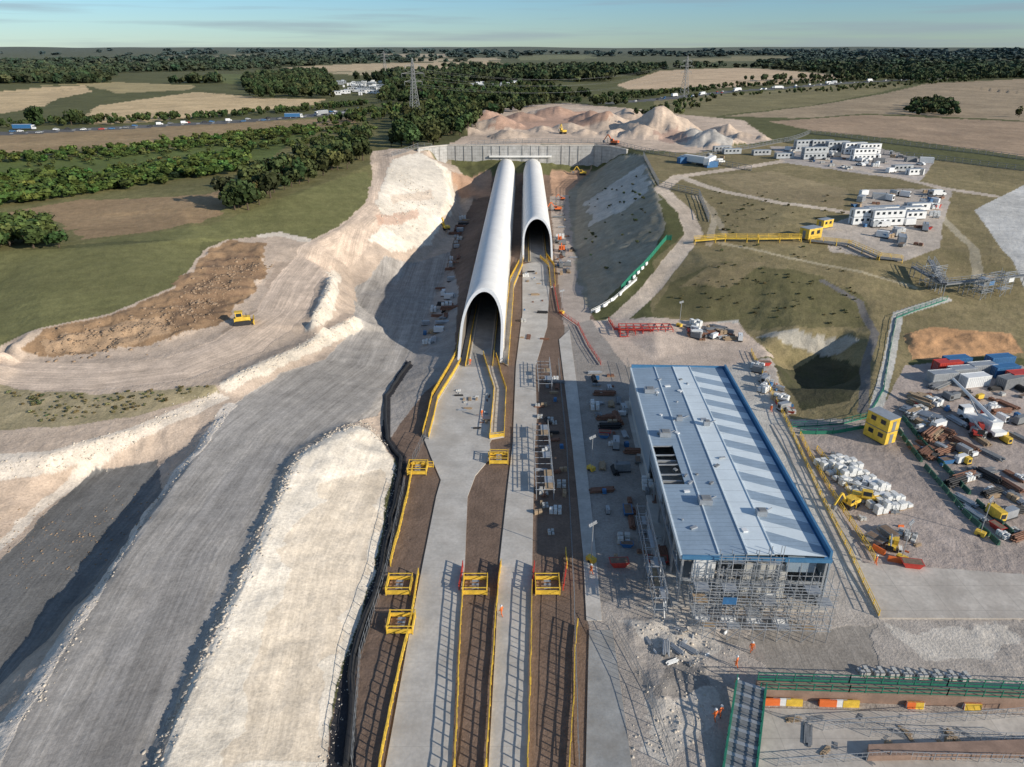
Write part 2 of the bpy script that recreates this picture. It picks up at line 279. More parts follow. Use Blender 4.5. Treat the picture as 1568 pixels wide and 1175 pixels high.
# ---- materials
class NT:
    def __init__(s,name):
        s.m=bpy.data.materials.new(name); s.m.use_nodes=True; s.t=s.m.node_tree; s.b=s.t.nodes['Principled BSDF']
    def n(s,typ,**k):
        o=s.t.nodes.new(typ)
        for a,b in k.items(): setattr(o,a,b)
        return o
    def l(s,a,b): s.t.links.new(a,b)
    def noise(s,vec,sc,det=3,rough=.55):
        o=s.n('ShaderNodeTexNoise'); o.inputs['Scale'].default_value=sc; o.inputs['Detail'].default_value=det; o.inputs['Roughness'].default_value=rough
        s.l(vec,o.inputs['Vector']); return o.outputs['Fac']
    def rng(s,v,a,b,c,d):
        o=s.n('ShaderNodeMapRange'); s.l(v,o.inputs[0])
        for i,q in enumerate((a,b,c,d)): o.inputs[i+1].default_value=q
        return o.outputs[0]
    def mth(s,op,a,b):
        o=s.n('ShaderNodeMath',operation=op)
        for i,q in enumerate((a,b)):
            if hasattr(q,'links'): s.l(q,o.inputs[i])
            else: o.inputs[i].default_value=q
        return o.outputs[0]
    def mul(s,col,fac):
        o=s.n('ShaderNodeVectorMath',operation='SCALE'); s.l(col,o.inputs[0]); s.l(fac,o.inputs['Scale']); return o.outputs[0]
    def mix(s,f,a,b):
        o=s.n('ShaderNodeMix',data_type='RGBA'); 
        for i,q in ((0,f),(6,a),(7,b)):
            if hasattr(q,'links'): s.l(q,o.inputs[i])
            else: o.inputs[i].default_value=q
        return o.outputs[2]
    def bump(s,h,st,dist):
        o=s.n('ShaderNodeBump'); o.inputs['Strength'].default_value=st; o.inputs['Distance'].default_value=dist; s.l(h,o.inputs['Height']); s.l(o.outputs[0],s.b.inputs['Normal'])
t=NT('ground_soil'); geo=t.n('ShaderNodeNewGeometry').outputs['Position']
def A(nm,k):
    o=t.n('ShaderNodeAttribute'); o.attribute_name=nm; return o.outputs[k]
col=A('Col','Color'); vg=A('veg','Fac'); sk=A('stk','Fac'); flo=A('flow','Vector')
n1=t.noise(geo,.03,4); n2=t.noise(geo,.3,5,.7); n3=t.noise(geo,2.4,3,.7); ns=t.noise(flo,2.2,3,.7); ns2=t.noise(flo,.35,3,.6)
v=t.mth('MULTIPLY',t.rng(n1,.3,.7,.80,1.2),t.rng(n2,.25,.75,.76,1.24)); v=t.mth('MULTIPLY',v,t.rng(n3,.25,.75,.84,1.16))
sm=t.mth('MULTIPLY',t.rng(ns,.3,.7,.80,1.2),t.rng(ns2,.3,.7,.8,1.2)); sm=t.mth('SUBTRACT',sm,1.0); sm=t.mth('MULTIPLY',sm,sk); sm=t.mth('ADD',sm,1.0)
v=t.mth('MULTIPLY',v,sm)
vn1=t.noise(geo,.16,5,.75); vf=t.mth('MULTIPLY',t.rng(vn1,.42,.6,0,.7),vg)
c2=t.mix(vf,t.mul(col,v),t.mul(t.mix(.5,col,(.09,.11,.035,1)),t.rng(n3,.3,.7,.6,1.1)))
t.l(c2,t.b.inputs['Base Color']); t.b.inputs['Roughness'].default_value=.95; t.b.inputs['Specular IOR Level'].default_value=.15
hh=t.mth('ADD',t.mth('MULTIPLY',n2,.8),t.mth('MULTIPLY',n3,.35)); hh=t.mth('MULTIPLY',hh,t.rng(sk,0,1,1,.35)); hh=t.mth('ADD',hh,t.mth('MULTIPLY',t.mth('MULTIPLY',ns,sk),.12)); t.bump(hh,.45,.5)
me.materials.append(t.m)
def mat(name,c,rough=.7,var=.15,sc=1.5,metal=0,bump=0,dirt=None,stripe=None):
    t=NT(name); g=t.n('ShaderNodeTexCoord').outputs['Object']; n=t.noise(g,sc,4,.6); n_=t.noise(g,sc*9,2)
    rgb=t.n('ShaderNodeRGB'); rgb.outputs[0].default_value=(*c,1)
    f=t.mth('MULTIPLY',t.rng(n,.3,.7,1-var,1+var),t.rng(n_,.3,.7,1-var*.5,1+var*.5)); cc=rgb.outputs[0]
    if stripe:
        for ax,per,dk,wd in (stripe if isinstance(stripe,list) else [stripe]):
            s=t.n('ShaderNodeSeparateXYZ'); t.l(g,s.inputs[0]); fr=t.mth('FRACT',t.mth('MULTIPLY',s.outputs[ax],1/per),0); lo=t.mth('LESS_THAN',fr,wd)
            f=t.mth('MULTIPLY',f,t.mth('SUBTRACT',1.0,t.mth('MULTIPLY',lo,dk)))
    cc=t.mul(cc,f)
    if dirt: cc=t.mix(t.rng(t.noise(g,sc*.4,5,.7),.45,.7,0,.7),cc,(*dirt,1))
    t.l(cc,t.b.inputs['Base Color']); t.b.inputs['Roughness'].default_value=rough; t.b.inputs['Metallic'].default_value=metal
    if bump: t.bump(n_,bump,.1)
    return t.m
M=dict(
 white=mat('white_concrete',(.80,.79,.76),.6,.06,.25,stripe=(1,2.0,.10,.06)), lining=mat('shaded_tunnel_lining',(.20,.18,.155),.8,.15,.3,stripe=(1,2.,.2,.08)), whitem=mat('white_paint',(.74,.75,.75),.5,.08),  # lining colour darkened to stand in for shade inside the canopy
 conc=mat('concrete',(.53,.50,.455),.85,.16,.25,bump=.2,dirt=(.39,.35,.30),stripe=(1,6.,.18,.012)), slabc=mat('road_concrete',(.52,.475,.42),.85,.2,.2,bump=.2,dirt=(.40,.35,.30),stripe=[(1,5.,.2,.02),(0,5.,.2,.02)]), concd=mat('concrete_damp',(.32,.32,.31),.8,.2,.4,dirt=(.25,.23,.2)),
 yel=mat('yellow_paint',(.74,.49,.06),.55,.25,1), green=mat('green_mesh',(.02,.19,.12),.6,.15), dgreen=mat('dark_green_plastic',(.03,.10,.07),.6,.2), red=mat('red_paint',(.50,.05,.035),.5,.15), oran=mat('orange_plastic',(.75,.17,.04),.5,.1),
 blue=mat('blue_paint',(.04,.15,.33),.5,.15), dark=mat('rubber_and_tunnel_darkness',(.025,.025,.027),.7,.2), steel=mat('galvanised_steel',(.42,.44,.46),.45,.15,1,.4), grey=mat('grey_steel',(.2,.21,.22),.6,.2),
 roof=mat('roof_blue_grey_and_shadow_stripes',(.32,.41,.50),.45,.1,.3,.05,stripe=(1,1.0,.2,.12)), roofw=mat('roof_sheet_white',(.70,.78,.82),.4,.06,.3,stripe=(1,3.0,.25,.04)), trim=mat('blue_trim',(.07,.20,.36),.4,.1),
 clad=mat('wall_cladding',(.26,.33,.40),.5,.1,.5,stripe=(1,1.0,.25,.1)), glass=mat('dark_glass',(.02,.03,.04),.15,.05), wood=mat('timber',(.38,.28,.18),.8,.25,2), wall=mat('retaining_wall_face',(.42,.415,.40),.85,.2,.4,stripe=[(2,1.8,.25,.12),(0,2.4,.2,.08)]),
 brown=mat('brown_deck',(.30,.20,.15),.8,.2,.6), blockw=mat('block_wall',(.5,.5,.48),.8,.12,1,stripe=(2,.4,.2,.1)), bag=mat('white_bag',(.70,.71,.70),.7,.12,3,bump=.5), skin=mat('skin',(.5,.3,.2),.6,.05), teal=mat('teal_paint',(.04,.28,.27),.5,.1), rust=mat('rusty_steel',(.22,.11,.07),.8,.3,2), soil=mat('soil',(.2,.14,.1),.95,.3,.8), chalk=mat('chalk_rubble',(.60,.53,.44),.95,.25,.5), rock=mat('earth_clods',(.31,.22,.145),.95,.3,.5))
# ---- mesh builder
class MB:
    def __init__(s): s.v=[];s.f=[];s.m=[];s.k=[]
    def mi(s,m):
        if m not in s.k: s.k.append(m)
        return s.k.index(m)
    def add(s,vs,fs,m):
        o=len(s.v); s.v+=[tuple(v) for v in vs]; s.f+=[tuple(i+o for i in f) for f in fs]; s.m+=[s.mi(m)]*len(fs)
    def box(s,c,d,m,rz=0,tp=1.,tpy=None):
        x,y,z=[q/2 for q in d]; ca,sa=math.cos(rz),math.sin(rz); vs=[]; tpy=tp if tpy is None else tpy
        for k in (-1,1):
            for i,j in ((-1,-1),(1,-1),(1,1),(-1,1)):
                a=i*x*(tp if k>0 else 1);b=j*y*(tpy if k>0 else 1); vs.append((c[0]+a*ca-b*sa,c[1]+a*sa+b*ca,c[2]+k*z))
        s.add(vs,[(3,2,1,0),(4,5,6,7),(0,1,5,4),(1,2,6,5),(2,3,7,6),(3,0,4,7)],m)
    def cyl(s,a,b,r,m,n=8,r2=None):
        a=Vector(a);b=Vector(b);d=(b-a)
        if d.length<1e-6: return
        d.normalize(); u=d.cross(Vector((0,0,1))) if abs(d.z)<.95 else d.cross(Vector((1,0,0))); u.normalize(); w=d.cross(u); r2=r if r2 is None else r2; vs=[]
        for p,rr in ((a,r),(b,r2)):
            for i in range(n):
                t=2*math.pi*(i+.5)/n; vs.append(p+u*math.cos(t)*rr+w*math.sin(t)*rr)
        s.add(vs,[(i,(i+1)%n,n+(i+1)%n,n+i) for i in range(n)]+[tuple(range(n))[::-1],tuple(range(n,2*n))],m)
    def beam(s,a,b,w,m): s.cyl(a,b,w*.7,m,4)
    def extr(s,pr,x0,x1,m):
        n=len(pr); s.add([(x0,p[0],p[1]) for p in pr]+[(x1,p[0],p[1]) for p in pr],[(i,(i+1)%n,n+(i+1)%n,n+i) for i in range(n)]+[tuple(range(n))[::-1],tuple(range(n,2*n))],m)
    def mesh(s,name):
        me=bpy.data.meshes.new(name); me.from_pydata(s.v,[],s.f); me.polygons.foreach_set('material_index',s.m)
        for k in s.k: me.materials.append(M[k])
        me.update(); return me
    def obj(s,name,loc=(0,0,0),rz=0,parent=None):
        o=link(bpy.data.objects.new(name,s.mesh(name))); o.location=loc; o.rotation_euler=(0,0,rz); o.parent=parent; return o
def put(me,name,px,py,rz=0,sc=1.,dz=0):
    g=G(px,py); o=link(bpy.data.objects.new(name,me)); o.location=(g.x,g.y,g.z+dz); o.rotation_euler=(0,0,math.radians(rz)); o.scale=(sc,)*3; return o
# ---- rubble masses
def rubble(name,pl,n,spread,sz,m):
    w=wp(pl); seg=np.array([math.dist(a[:2],b[:2]) for a,b in zip(w[:-1],w[1:])]); k=rng.choice(len(seg),n,p=seg/seg.sum()); t=rng.random(n); W0=np.array(w)
    c=W0[k]*(1-t)[:,None]+W0[k+1]*t[:,None]; c[:,:2]+=rng.normal(0,spread,(n,2)); c[:,2]=hgt(c[:,0],c[:,1]); s=sz[0]+(sz[1]-sz[0])*rng.random(n)**3
    cube=np.array([(-1,-1,-1),(1,-1,-1),(1,1,-1),(-1,1,-1),(-.7,-.7,1),(.7,-.7,1),(.7,.7,1),(-.7,.7,1)],float)
    V=c[:,None,:]+(cube[None]+rng.normal(0,.28,(n,8,3)))*s[:,None,None]*np.array([1,1,.6]); fc=np.array([(3,2,1,0),(4,5,6,7),(0,1,5,4),(1,2,6,5),(2,3,7,6),(3,0,4,7)]); Q=(fc[None]+np.arange(n)[:,None,None]*8).reshape(-1,4)
    me=bpy.data.meshes.new(name); me.vertices.add(n*8); me.vertices.foreach_set('co',V.astype(np.float32).ravel()); fillmesh(me,Q); me.update(calc_edges=True); me.materials.append(M[m]); link(bpy.data.objects.new(name,me))
rubble('chalk_rubble',[(225,1190),(285,1060),(372,878),(432,740),(458,696),(512,662),(560,650),(590,680)],1200,.7,(.05,.28),'chalk')
rubble('chalk_rubble',[(40,1100),(150,905),(228,785),(290,705),(352,622)],500,.7,(.05,.2),'chalk')
rubble('chalk_rubble',[(350,585),(400,560),(470,528),(545,488)],350,.8,(.06,.3),'chalk')
rubble('chalk_rubble',[(480,490),(502,450),(514,420)],160,.8,(.06,.35),'chalk');rubble('chalk_rubble',[(0,720),(80,700),(200,665),(330,605)],300,1.,(.06,.25),'chalk')
rubble('earth_clods',[(80,530),(200,515),(290,480),(340,430),(390,400)],1300,3.5,(.1,.45),'rock')
rubble('earth_clods',[(0,790),(90,860),(150,830),(200,760)],300,4,(.06,.18),'rock')
rubble('chalk_rubble',[(980,950),(1060,1000),(1040,1080),(1000,1150)],400,2.2,(.04,.18),'chalk')
rubble('chalk_rubble',[(600,260),(650,300),(590,350)],400,4,(.1,.45),'chalk')
rubble('chalk_rubble',[(495,1180),(530,1010),(572,890),(600,745),(606,712)],400,.5,(.04,.14),'chalk')
# ---- portals
AX=.016
def portal(name,off,yf,rake,yend):
    Hh=11.0;Wd=5.6
    def prof(sc):
        p=[(-Wd*sc,-.3),(-Wd*sc,1.5),(-Wd*sc,3),(-Wd*sc,4.5)]
        for i in range(1,20):
            a=math.pi*(1-i/20); p.append((Wd*sc*math.cos(a),4.5+(Hh*(.5+.5*sc)-4.5)*math.sin(a)))
        return p+[(Wd*sc,4.5),(Wd*sc,3),(Wd*sc,1.5),(Wd*sc,-.3)]
    po=prof(1.);pi_=prof(.88);n=len(po);S=40;vs=[]
    for pr in (po,pi_):
        for x,z in pr:
            ys=yf+rake*(max(0,z)/Hh)
            for k in range(S+1):
                y=ys+(yend-ys)*k/S; vs.append((off+AX*y+x,y,z))
    fo=[];fi=[];L=n*(S+1)
    for i in range(n-1):
        for k in range(S):
            a=i*(S+1)+k; fo.append((a,a+1,a+S+2,a+S+1)); fi.append((L+a,L+a+S+1,L+a+S+2,L+a+1))
    rim=[(i*(S+1),(i+1)*(S+1),L+(i+1)*(S+1),L+i*(S+1)) for i in range(n-1)]
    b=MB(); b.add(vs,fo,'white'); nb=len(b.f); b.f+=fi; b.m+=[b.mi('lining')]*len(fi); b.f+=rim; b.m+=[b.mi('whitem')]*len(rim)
    for sgn in (-1,1):
        b.add([(off+AX*yf+sgn*6.0,yf+8,1.1),(off+AX*yend+sgn*6.0,yend,1.1),(off+AX*yend+sgn*5.55,yend,1.1),(off+AX*yf+sgn*5.55,yf+8,1.1),(off+AX*yf+sgn*6.0,yf+8,-.6),(off+AX*yend+sgn*6.0,yend,-.6),(off+AX*yend+sgn*5.55,yend,-.6),(off+AX*yf+sgn*5.55,yf+8,-.6)],[(0,1,2,3),(4,5,6,7),(0,1,5,4),(0,3,7,4)],'conc')
    b.add([(off+AX*yf-4.8,yf-2,.16),(off+AX*yf+4.8,yf-2,.16),(off+AX*yend+4.8,yend,.16),(off+AX*yend-4.8,yend,.16)],[(0,1,2,3)],'concd')
    for sgn in (-1,1):
        b.beam((off+AX*yf+sgn*2.6,yf-1,.25),(off+AX*yend+sgn*2.6,yend-2,.25),.3,'conc'); b.box((off+AX*(yf+20)+sgn*3.3,yf+20,.75),(.1,44,1.0),'yel',-AX)
    b.add([(off+AX*yend-5.3,yend-1,-.2),(off+AX*yend+5.3,yend-1,-.2),(off+AX*yend+5.3,yend-1,11),(off+AX*yend-5.3,yend-1,11)],[(0,1,2,3)],'dark')  # near-black sheet across the bore stands in for the tunnel's darkness
    o=b.obj(name)
    for p in o.data.polygons: p.use_smooth=p.index<2*nb
    return o
portal('tunnel_portal_canopy',-10.5,160,27,441)
portal('tunnel_portal_canopy',5.3,254,24,441)
b=MB(); b.box((5,443.2,6.0),(36,5,11.9),'whitem',-.01); b.box((5,440.4,12.4),(37,4.5,.9),'white'); b.box((5,442,14),(24,1.2,2.2),'conc'); 
for x in (-12,-5,4,13,22): b.box((x,440.45,6),(.7,.5,11.6),'white')
b.obj('portal_headhouse')
# headwall
b=MB(); top=[P(*q,17.9) for q in [(640,229),(662,226),(685,224)]]+[P(q,224,18) for q in (740,800,860,910)]+[P(935,226,18),P(960,231,17.9)]
for a,c in zip(top[:-1],top[1:]):
    a=Vector(a);c=Vector(c); d=(c-a).normalized(); mid=(a+c)/2
    b.box((mid.x,mid.y-.8,9.6),((c-a).length+.1,1.0,17.6),'wall',math.atan2(d.y,d.x)); b.box((mid.x,mid.y-.85,18.6),((c-a).length+.15,1.4,.6),'conc',math.atan2(d.y,d.x))
    n=int((c-a).length/5)
    for i in range(n):
        p=a+d*5*i; b.box((p.x,p.y-1.45,9.6),(.3,.3,17.4),'concd',math.atan2(d.y,d.x))
b.obj('retaining_headwall')
# slabs
def slab(name,pl,m,z=.15,th=.4):
    w=[P(x,y,z) for x,y in pl]; n=len(w); b=MB(); vs=[(p[0],p[1],z) for p in w]+[(p[0],p[1],z-th) for p in w]
    b.add(vs,[tuple(range(n)),]+[(i,(i+1)%n,n+(i+1)%n,n+i) for i in range(n)],m); return b.obj(name)
slab('track_slab_road',[(555,1320),(590,1175),(625,980),(648,860),(668,760),(675,735),(660,700),(650,674),(662,625),(692,575),(704,548),(757,548),(757,575),(765,620),(760,660),(750,678),(752,700),(728,728),(716,760),(712,860),(700,1000),(692,1175),(688,1320)],'conc')
slab('track_slab_road',[(735,1320),(748,1175),(758,1000),(765,860),(778,740),(785,680),(790,560),(800,480),(800,405),(836,397),(842,430),(838,500),(820,560),(822,640),(818,700),(815,870),(810,1000),(808,1175),(808,1320)],'conc')
slab('concrete_duct_cover',[(856,520),(872,505),(885,600),(908,800),(922,950),(898,950),(893,850),(876,680)],'conc',.12)
slab('concrete_duct_cover',[(902,965),(938,965),(968,1175),(980,1320),(895,1320),(897,1175)],'concd',.14)
slab('concrete_haul_road',[(1205,650),(1232,700),(1288,790),(1320,862),(1568,880),(2100,898),(2100,968),(1568,947),(1346,946),(1300,870),(1240,755),(1180,650)],'slabc',.22,.6)
slab('concrete_platform',[(1168,1084),(1600,1096),(2000,1110),(2200,1300),(1140,1300),(1150,1175)],'slabc',.2,.5)
# ---- fences
def fence(name,pl,h=1.1,m='yel',post=2.,th=.07,panel=0.,bars=0.,toe=.2,rails=(1.,.55),world=False,pm=None):
    w=[Vector(q) for q in pl] if world else [G(*q) for q in pl]; b=MB(); pm=pm or m
    for a,c in zip(w[:-1],w[1:]):
        L=(c-a).length; n=max(1,round(L/post)); d=(c-a)/n; pr=None
        for i in range(n+1):
            p=a+d*i
            if not world:
                hz=float(hgt(p.x,p.y)); hz=max(hz,.13) if abs(p.z)<1 else hz; p=Vector((p.x+random.uniform(-.05,.05),p.y+random.uniform(-.05,.05),hz))
            b.beam(p,p+Vector((0,0,h+.05)),th*1.3,pm)
            if pr is not None:
                for r in rails: b.beam(pr+Vector((0,0,h*r)),p+Vector((0,0,h*r)),th,m)
                if panel or toe:
                    z1=max(panel*h,toe); b.add([pr+Vector((0,0,.03)),p+Vector((0,0,.03)),p+Vector((0,0,z1)),pr+Vector((0,0,z1))],[(0,1,2,3)],m)
                if bars:
                    k=int((p-pr).length/bars)
                    for j in range(1,k): 
                        e=pr.lerp(p,j/k); b.beam(e,e+Vector((0,0,h)),th*.5,m)
            pr=p
    return b.obj(name)
Y='edge_protection_fence'
for pl in [[(577,1215),(583,1175),(605,1060),(630,955),(641,882)],[(598,868),(612,815),(626,755),(633,717),(664,717)],[(690,1230),(697,1175),(702,1050),(709,905)],[(738,1230),(745,1175),(752,1050),(762,912),(767,868)],[(806,1230),(808,1175),(812,1050),(815,900)],[(868,872),(866,850)],[(748,702),(778,702)],[(870,1200),(878,1080),(880,1000),(884,960)]]:
    fence(Y,pl,1.3,'yel',1.6,.09,0,.8,.4)
for pl in [[(648,668),(655,640),(662,610),(688,566),(699,545),(705,510)],[(657,672),(664,645),(671,614),(696,574),(706,556)],[(740,545),(748,572),(757,600),(753,640),(750,672)],[(760,548),(767,575),(775,600),(772,668)],[(750,673),(772,670)],[(778,560),(783,500),(787,440),(800,408),(803,380)],[(770,540),(776,480),(781,430),(795,403)],[(827,396),(840,408),(843,440)],[(836,392),(848,408),(850,440)]]:
    fence(Y,pl,1.2,'yel',2.,.09,.75)
for q in [[(648,668),(657,672),(664,645),(671,614),(696,574),(706,556),(699,545),(688,566),(662,610),(655,640)],[(750,672),(772,668),(775,600),(767,575),(760,548),(740,545),(748,572),(757,600),(753,640)],[(770,555),(778,560),(783,500),(787,440),(800,408),(803,380),(798,380),(795,403),(781,430),(776,480)],[(827,396),(840,408),(843,440),(850,440),(848,408),(836,392)]]: slab('raised_walkway',q,'conc',.3)
def gate(px,py,w=3.4,d=3.):
    g=P(px,py,0); b=MB()
    for i in (-1,1):
        for j in (-1,1): b.beam((i*w/2,j*d/2,0),(i*w/2,j*d/2,1.5),.13,'yel')
        for z in (.3,.85,1.4): b.beam((i*w/2,-d/2,z),(i*w/2,d/2,z),.1,'yel'); b.beam((-w/2,i*d/2,z),(w/2,i*d/2,z),.1,'yel')
        b.box((i*w/2,0,.45),(.06,d,.55),'yel'); b.box((0,i*d/2,.45),(w,.06,.55),'yel')
    b.box((0,0,.1),(w-.3,d-.3,.12),'brown')
    for k in range(4): b.box((0,-.9+k*.5,.2+k*.2),(1.,.4,.06),'steel')
    b.obj('stair_access_cage',(g[0],g[1],.15))
for q in [(612,902),(615,960),(728,902),(838,902),(764,706),(640,722)]: gate(*q)
for q in [[(703,905),(709,870)],[(766,870),(762,905)],[(815,905),(818,870)],[(862,905),(868,870)]]: fence('safety_barrier',q,1.2,'red',1.,.1,.5)
for pl in [[(540,1175),(552,1010),(592,880),(620,745)],[(886,1175),(878,900),(868,700),(855,560)],[(935,960),(990,1060),(1030,1175)],[(960,560),(1000,700),(1030,850)],[(652,672),(632,712)]]:
    fence('site_mesh_fence',pl,1.9,'grey',2.8,.05,0,.9,.1,(1.,.5))
fence('debris_netting_fence',[(951,445),(985,410),(1020,368),(1028,368)],1.8,'green',2.5,.08,.9)
fence('debris_netting_fence',[(1212,655),(1290,650),(1330,640),(1352,600),(1362,540),(1372,488),(1450,460)],1.3,'green',2.5,.07,.25)
fence('debris_netting_fence',[(1225,665),(1275,665),(1335,655)],1.4,'green',2.5,.08,.6)
fence('safety_barrier',[(932,492),(940,506),(1000,508)],1.2,'red',2,.1,.6); fence('safety_barrier',[(905,480),(940,460),(975,430)],1.1,'whitem',3,.1,.7)
fence('safety_barrier',[(848,440),(856,480),(885,500),(900,530),(920,560)],1.1,'red',2,.07,.3)
for pl in [[(1225,668),(1240,700),(1275,760),(1300,800),(1330,845),(1338,860)],[(1150,540),(1180,600),(1215,670),(1255,760),(1300,850),(1345,945)],[(1250,690),(1290,740),(1310,780)]]:
    fence('safety_barrier',pl,1.1,'yel',2.2,.08,.25)
for pl in [[(600,240),(640,226),(800,219),(930,219),(1000,236),(1060,245),(1150,262)],[(985,240),(1008,285),(1070,300),(1085,340)],[(1050,245),(1200,218),(1568,262)],[(1200,218),(1240,205),(1568,245),(1700,262)]]:
    fence('boundary_fence',pl,2.4,'grey',4,.16,0,0,.3,(1.,.6,.3))
# ---- main building
fl_=Vector(P(1045,846,9)); bl=Vector(P(967,561,9)); e=(bl-fl_); e.z=0; BLn=e.length; ang=math.atan2(e.y,e.x)-math.pi/2; W=19.8
B=link(bpy.data.objects.new('steel_framed_building',None)); B.location=(fl_.x,fl_.y,0); B.rotation_euler=(0,0,ang)
def part(b,n): b.obj(n,parent=B)
zr=lambda x: 8.6+.5*min(x,11)/11-.25*max(0,x-11)/9
b=MB()
def rq(x0,x1,y0,y1,m,dz=0,b=b):
    b.add([(x0,y0,zr(x0)+dz),(x1,y0,zr(x1)+dz),(x1,y1,zr(x1)+dz),(x0,y1,zr(x0)+dz),(x0,y0,zr(x0)+dz-.2),(x1,y0,zr(x1)+dz-.2),(x1,y1,zr(x1)+dz-.2),(x0,y1,zr(x0)+dz-.2)],[(0,1,2,3),(4,7,6,5),(0,4,5,1),(1,5,6,2),(2,6,7,3),(3,7,4,0)],m)
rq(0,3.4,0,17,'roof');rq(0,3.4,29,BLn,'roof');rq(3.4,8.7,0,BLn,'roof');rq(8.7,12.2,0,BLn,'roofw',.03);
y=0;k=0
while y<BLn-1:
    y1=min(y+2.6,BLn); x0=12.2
    b.add([(x0,y,zr(x0)),(19.2,y-3.0 if y>3 else 0,zr(19.2)),(19.2,max(0,y1-3.0),zr(19.2)),(x0,y1,zr(x0))],[(0,1,2,3)],'roof' if k%2 else 'roofw'); y=y1;k+=1  # diagonal parapet shadow stripes, painted in as alternating sheet colours
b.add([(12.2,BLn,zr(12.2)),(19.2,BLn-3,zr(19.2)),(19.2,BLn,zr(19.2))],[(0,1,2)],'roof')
for i in range(5): b.beam((3.4,17+i*3,8.6),(0,17+i*3,8.5),.2,'steel')
for xx in (4.9,8.7,12.2): b.box((xx,BLn/2,zr(xx)+.07),(.18,BLn,.12),'roofw')
part(b,'roof')
b=MB(); b.box((W-.2,BLn/2,8.9),(.35,BLn,1.7),'trim'); b.box((W-.75,BLn/2,8.75),(.5,BLn,.25),'blue'); b.box((-.12,BLn/2,8.3),(.25,BLn+.2,.75),'roofw'); b.box((W/2,-.15,8.35),(W,.3,.6),'trim'); b.box((W/2,BLn+.15,8.7),(W,.3,1.2),'trim'); part(b,'parapet_trim')
b=MB(); b.box((W-.05,BLn/2,4),(.25,BLn-.2,8),'clad'); b.box((-.02,(BLn+30)/2,5.2),(.2,BLn-30.2,5.6),'clad'); b.box((0,23,6.8),(.2,13,2.4),'clad'); b.box((W/2,BLn,4.4),(W-.2,.25,8.4),'clad'); b.box((12,1.6,3.2),(6,.3,6.2),'blockw'); b.box((5.2,4,5.8),(5,.3,3.6),'blockw'); b.box((.15,(BLn+30)/2,1.2),(.25,BLn-30,2.4),'blockw'); b.box((3.4,.9,5.6),(3,.2,4.4),'whitem'); b.box((16.5,1.2,6.6),(4,.2,2.6),'clad'); part(b,'walls')
b=MB()
for i in range(11):
    yy=.3+i*(BLn-.6)/10
    for xx in (.25,6.5,13,W-.4): b.box((xx,yy,4.1),(.3,.3,8.2),'steel')
    for zz in (4.2,8.1): b.box((W/2,yy,zz),(W-.6,.22,.4),'steel')
for xx in (.25,6.5,13,W-.4):
    for zz in (4.1,7.7): b.box((xx,BLn/2,zz),(.22,BLn-.6,.35),'steel')
for i in range(3): b.beam((.25,.3+i*6,0),(.25,6+i*6,8),.14,'steel'); 
b.box((W/2,BLn/2,4.45),(W-1.6,BLn-8,.2),'concd'); b.box((W/2,BLn/2,.15),(W+1.5,BLn+1.5,.3),'conc'); part(b,'steel_frame')
b=MB()
for x,yy,s in [(2.2,50,1.6),(2.6,32.5,1.6),(5.4,12,1.6),(12.8,9,1.2),(10.5,36,.9),(6,38,.9)]:
    b.box((x,yy,zr(x)+.45),(s*1.2,s,.8),'steel'); b.box((x+.1,yy,zr(x)+.9),(s*.8,s*.7,.15),'grey'); b.beam((x,yy,zr(x)+.2),(x+2,yy+1.5,zr(x)+.2),.12,'steel')
for i in range(26):
    x=random.uniform(1,11); yy=random.uniform(2,BLn-3); b.box((x,yy,zr(x)+.12),(random.uniform(.2,1.2),random.uniform(.2,.8),.2),random.choice(('steel','whitem','grey')),random.random())
part(b,'roof_plant')
def scaffold(name,x0,y0,rz,L,D,Hs,bay=2.1,lift=2.,bm='steel',r=.05,m='steel',brace=True,z0=0,pb=.4):
    b=MB(); nx=int(L/bay); nz=int(Hs/lift); c,s=math.cos(rz),math.sin(rz); T=lambda x,y,z:(x0+x*c-y*s,y0+x*s+y*c,z+z0)
    nd=max(1,int(D/1.8))
    for i in range(nx+1):
        for j in range(nd+1):
            hz=Hs*random.choice((1,1,1.08,1.15)); b.cyl(T(i*bay,j*D/nd,0),T(i*bay,j*D/nd,hz),r,m,5)
        for k in range(1,nz+1): b.cyl(T(i*bay,-.2,k*lift),T(i*bay,D+.2,k*lift),r,m,5)
    for k in range(1,nz+1):
        for j in range(nd+1):
            for dz in (0,.55,1.0):
                if dz and j: continue
                b.cyl(T(-.3,j*D/nd,k*lift+dz),T(nx*bay+.3,j*D/nd,k*lift+dz),r,m,5)
        for i in range(nx):
            if random.random()<pb:
                q=[T(i*bay,.1,k*lift+.06),T((i+1)*bay,.1,k*lift+.06),T((i+1)*bay,D*.5,k*lift+.06),T(i*bay,D*.5,k*lift+.06)]; b.add(q,[(0,1,2,3)],random.choice((bm,bm,'wood')))
            if k<nz and random.random()<.1: q=[T(i*bay,-.05,k*lift),T((i+1)*bay,-.05,k*lift),T((i+1)*bay,-.05,k*lift+1.2),T(i*bay,-.05,k*lift+1.2)]; b.add(q,[(0,1,2,3)],random.choice(('whitem','blue','whitem')) if Hs>5 else bm)
        if brace:
            for i in range(0,nx,2): b.cyl(T(i*bay,0,(k-1)*lift),T((i+1)*bay,0,k*lift),r,m,5)
    return b.obj(name)
fx,fy=fl_.x,fl_.y
scaffold('scaffolding',fx+1.2,fy-4.2,ang,19,3.6,7.6,1.8); scaffold('scaffolding',fx-2.2,fy-3.2,ang+math.pi/2,21,1.5,4.2); scaffold('scaffolding',fx+5,fy-1.0,ang,8,.9,9.6,1.6); scaffold('scaffolding',fx+2,fy-6.5,ang,16,2,3.6,1.6)
g=P(848,765,0); scaffold('trench_scaffold',g[0],g[1],math.pi/2,24,3,2.2,r=.06)
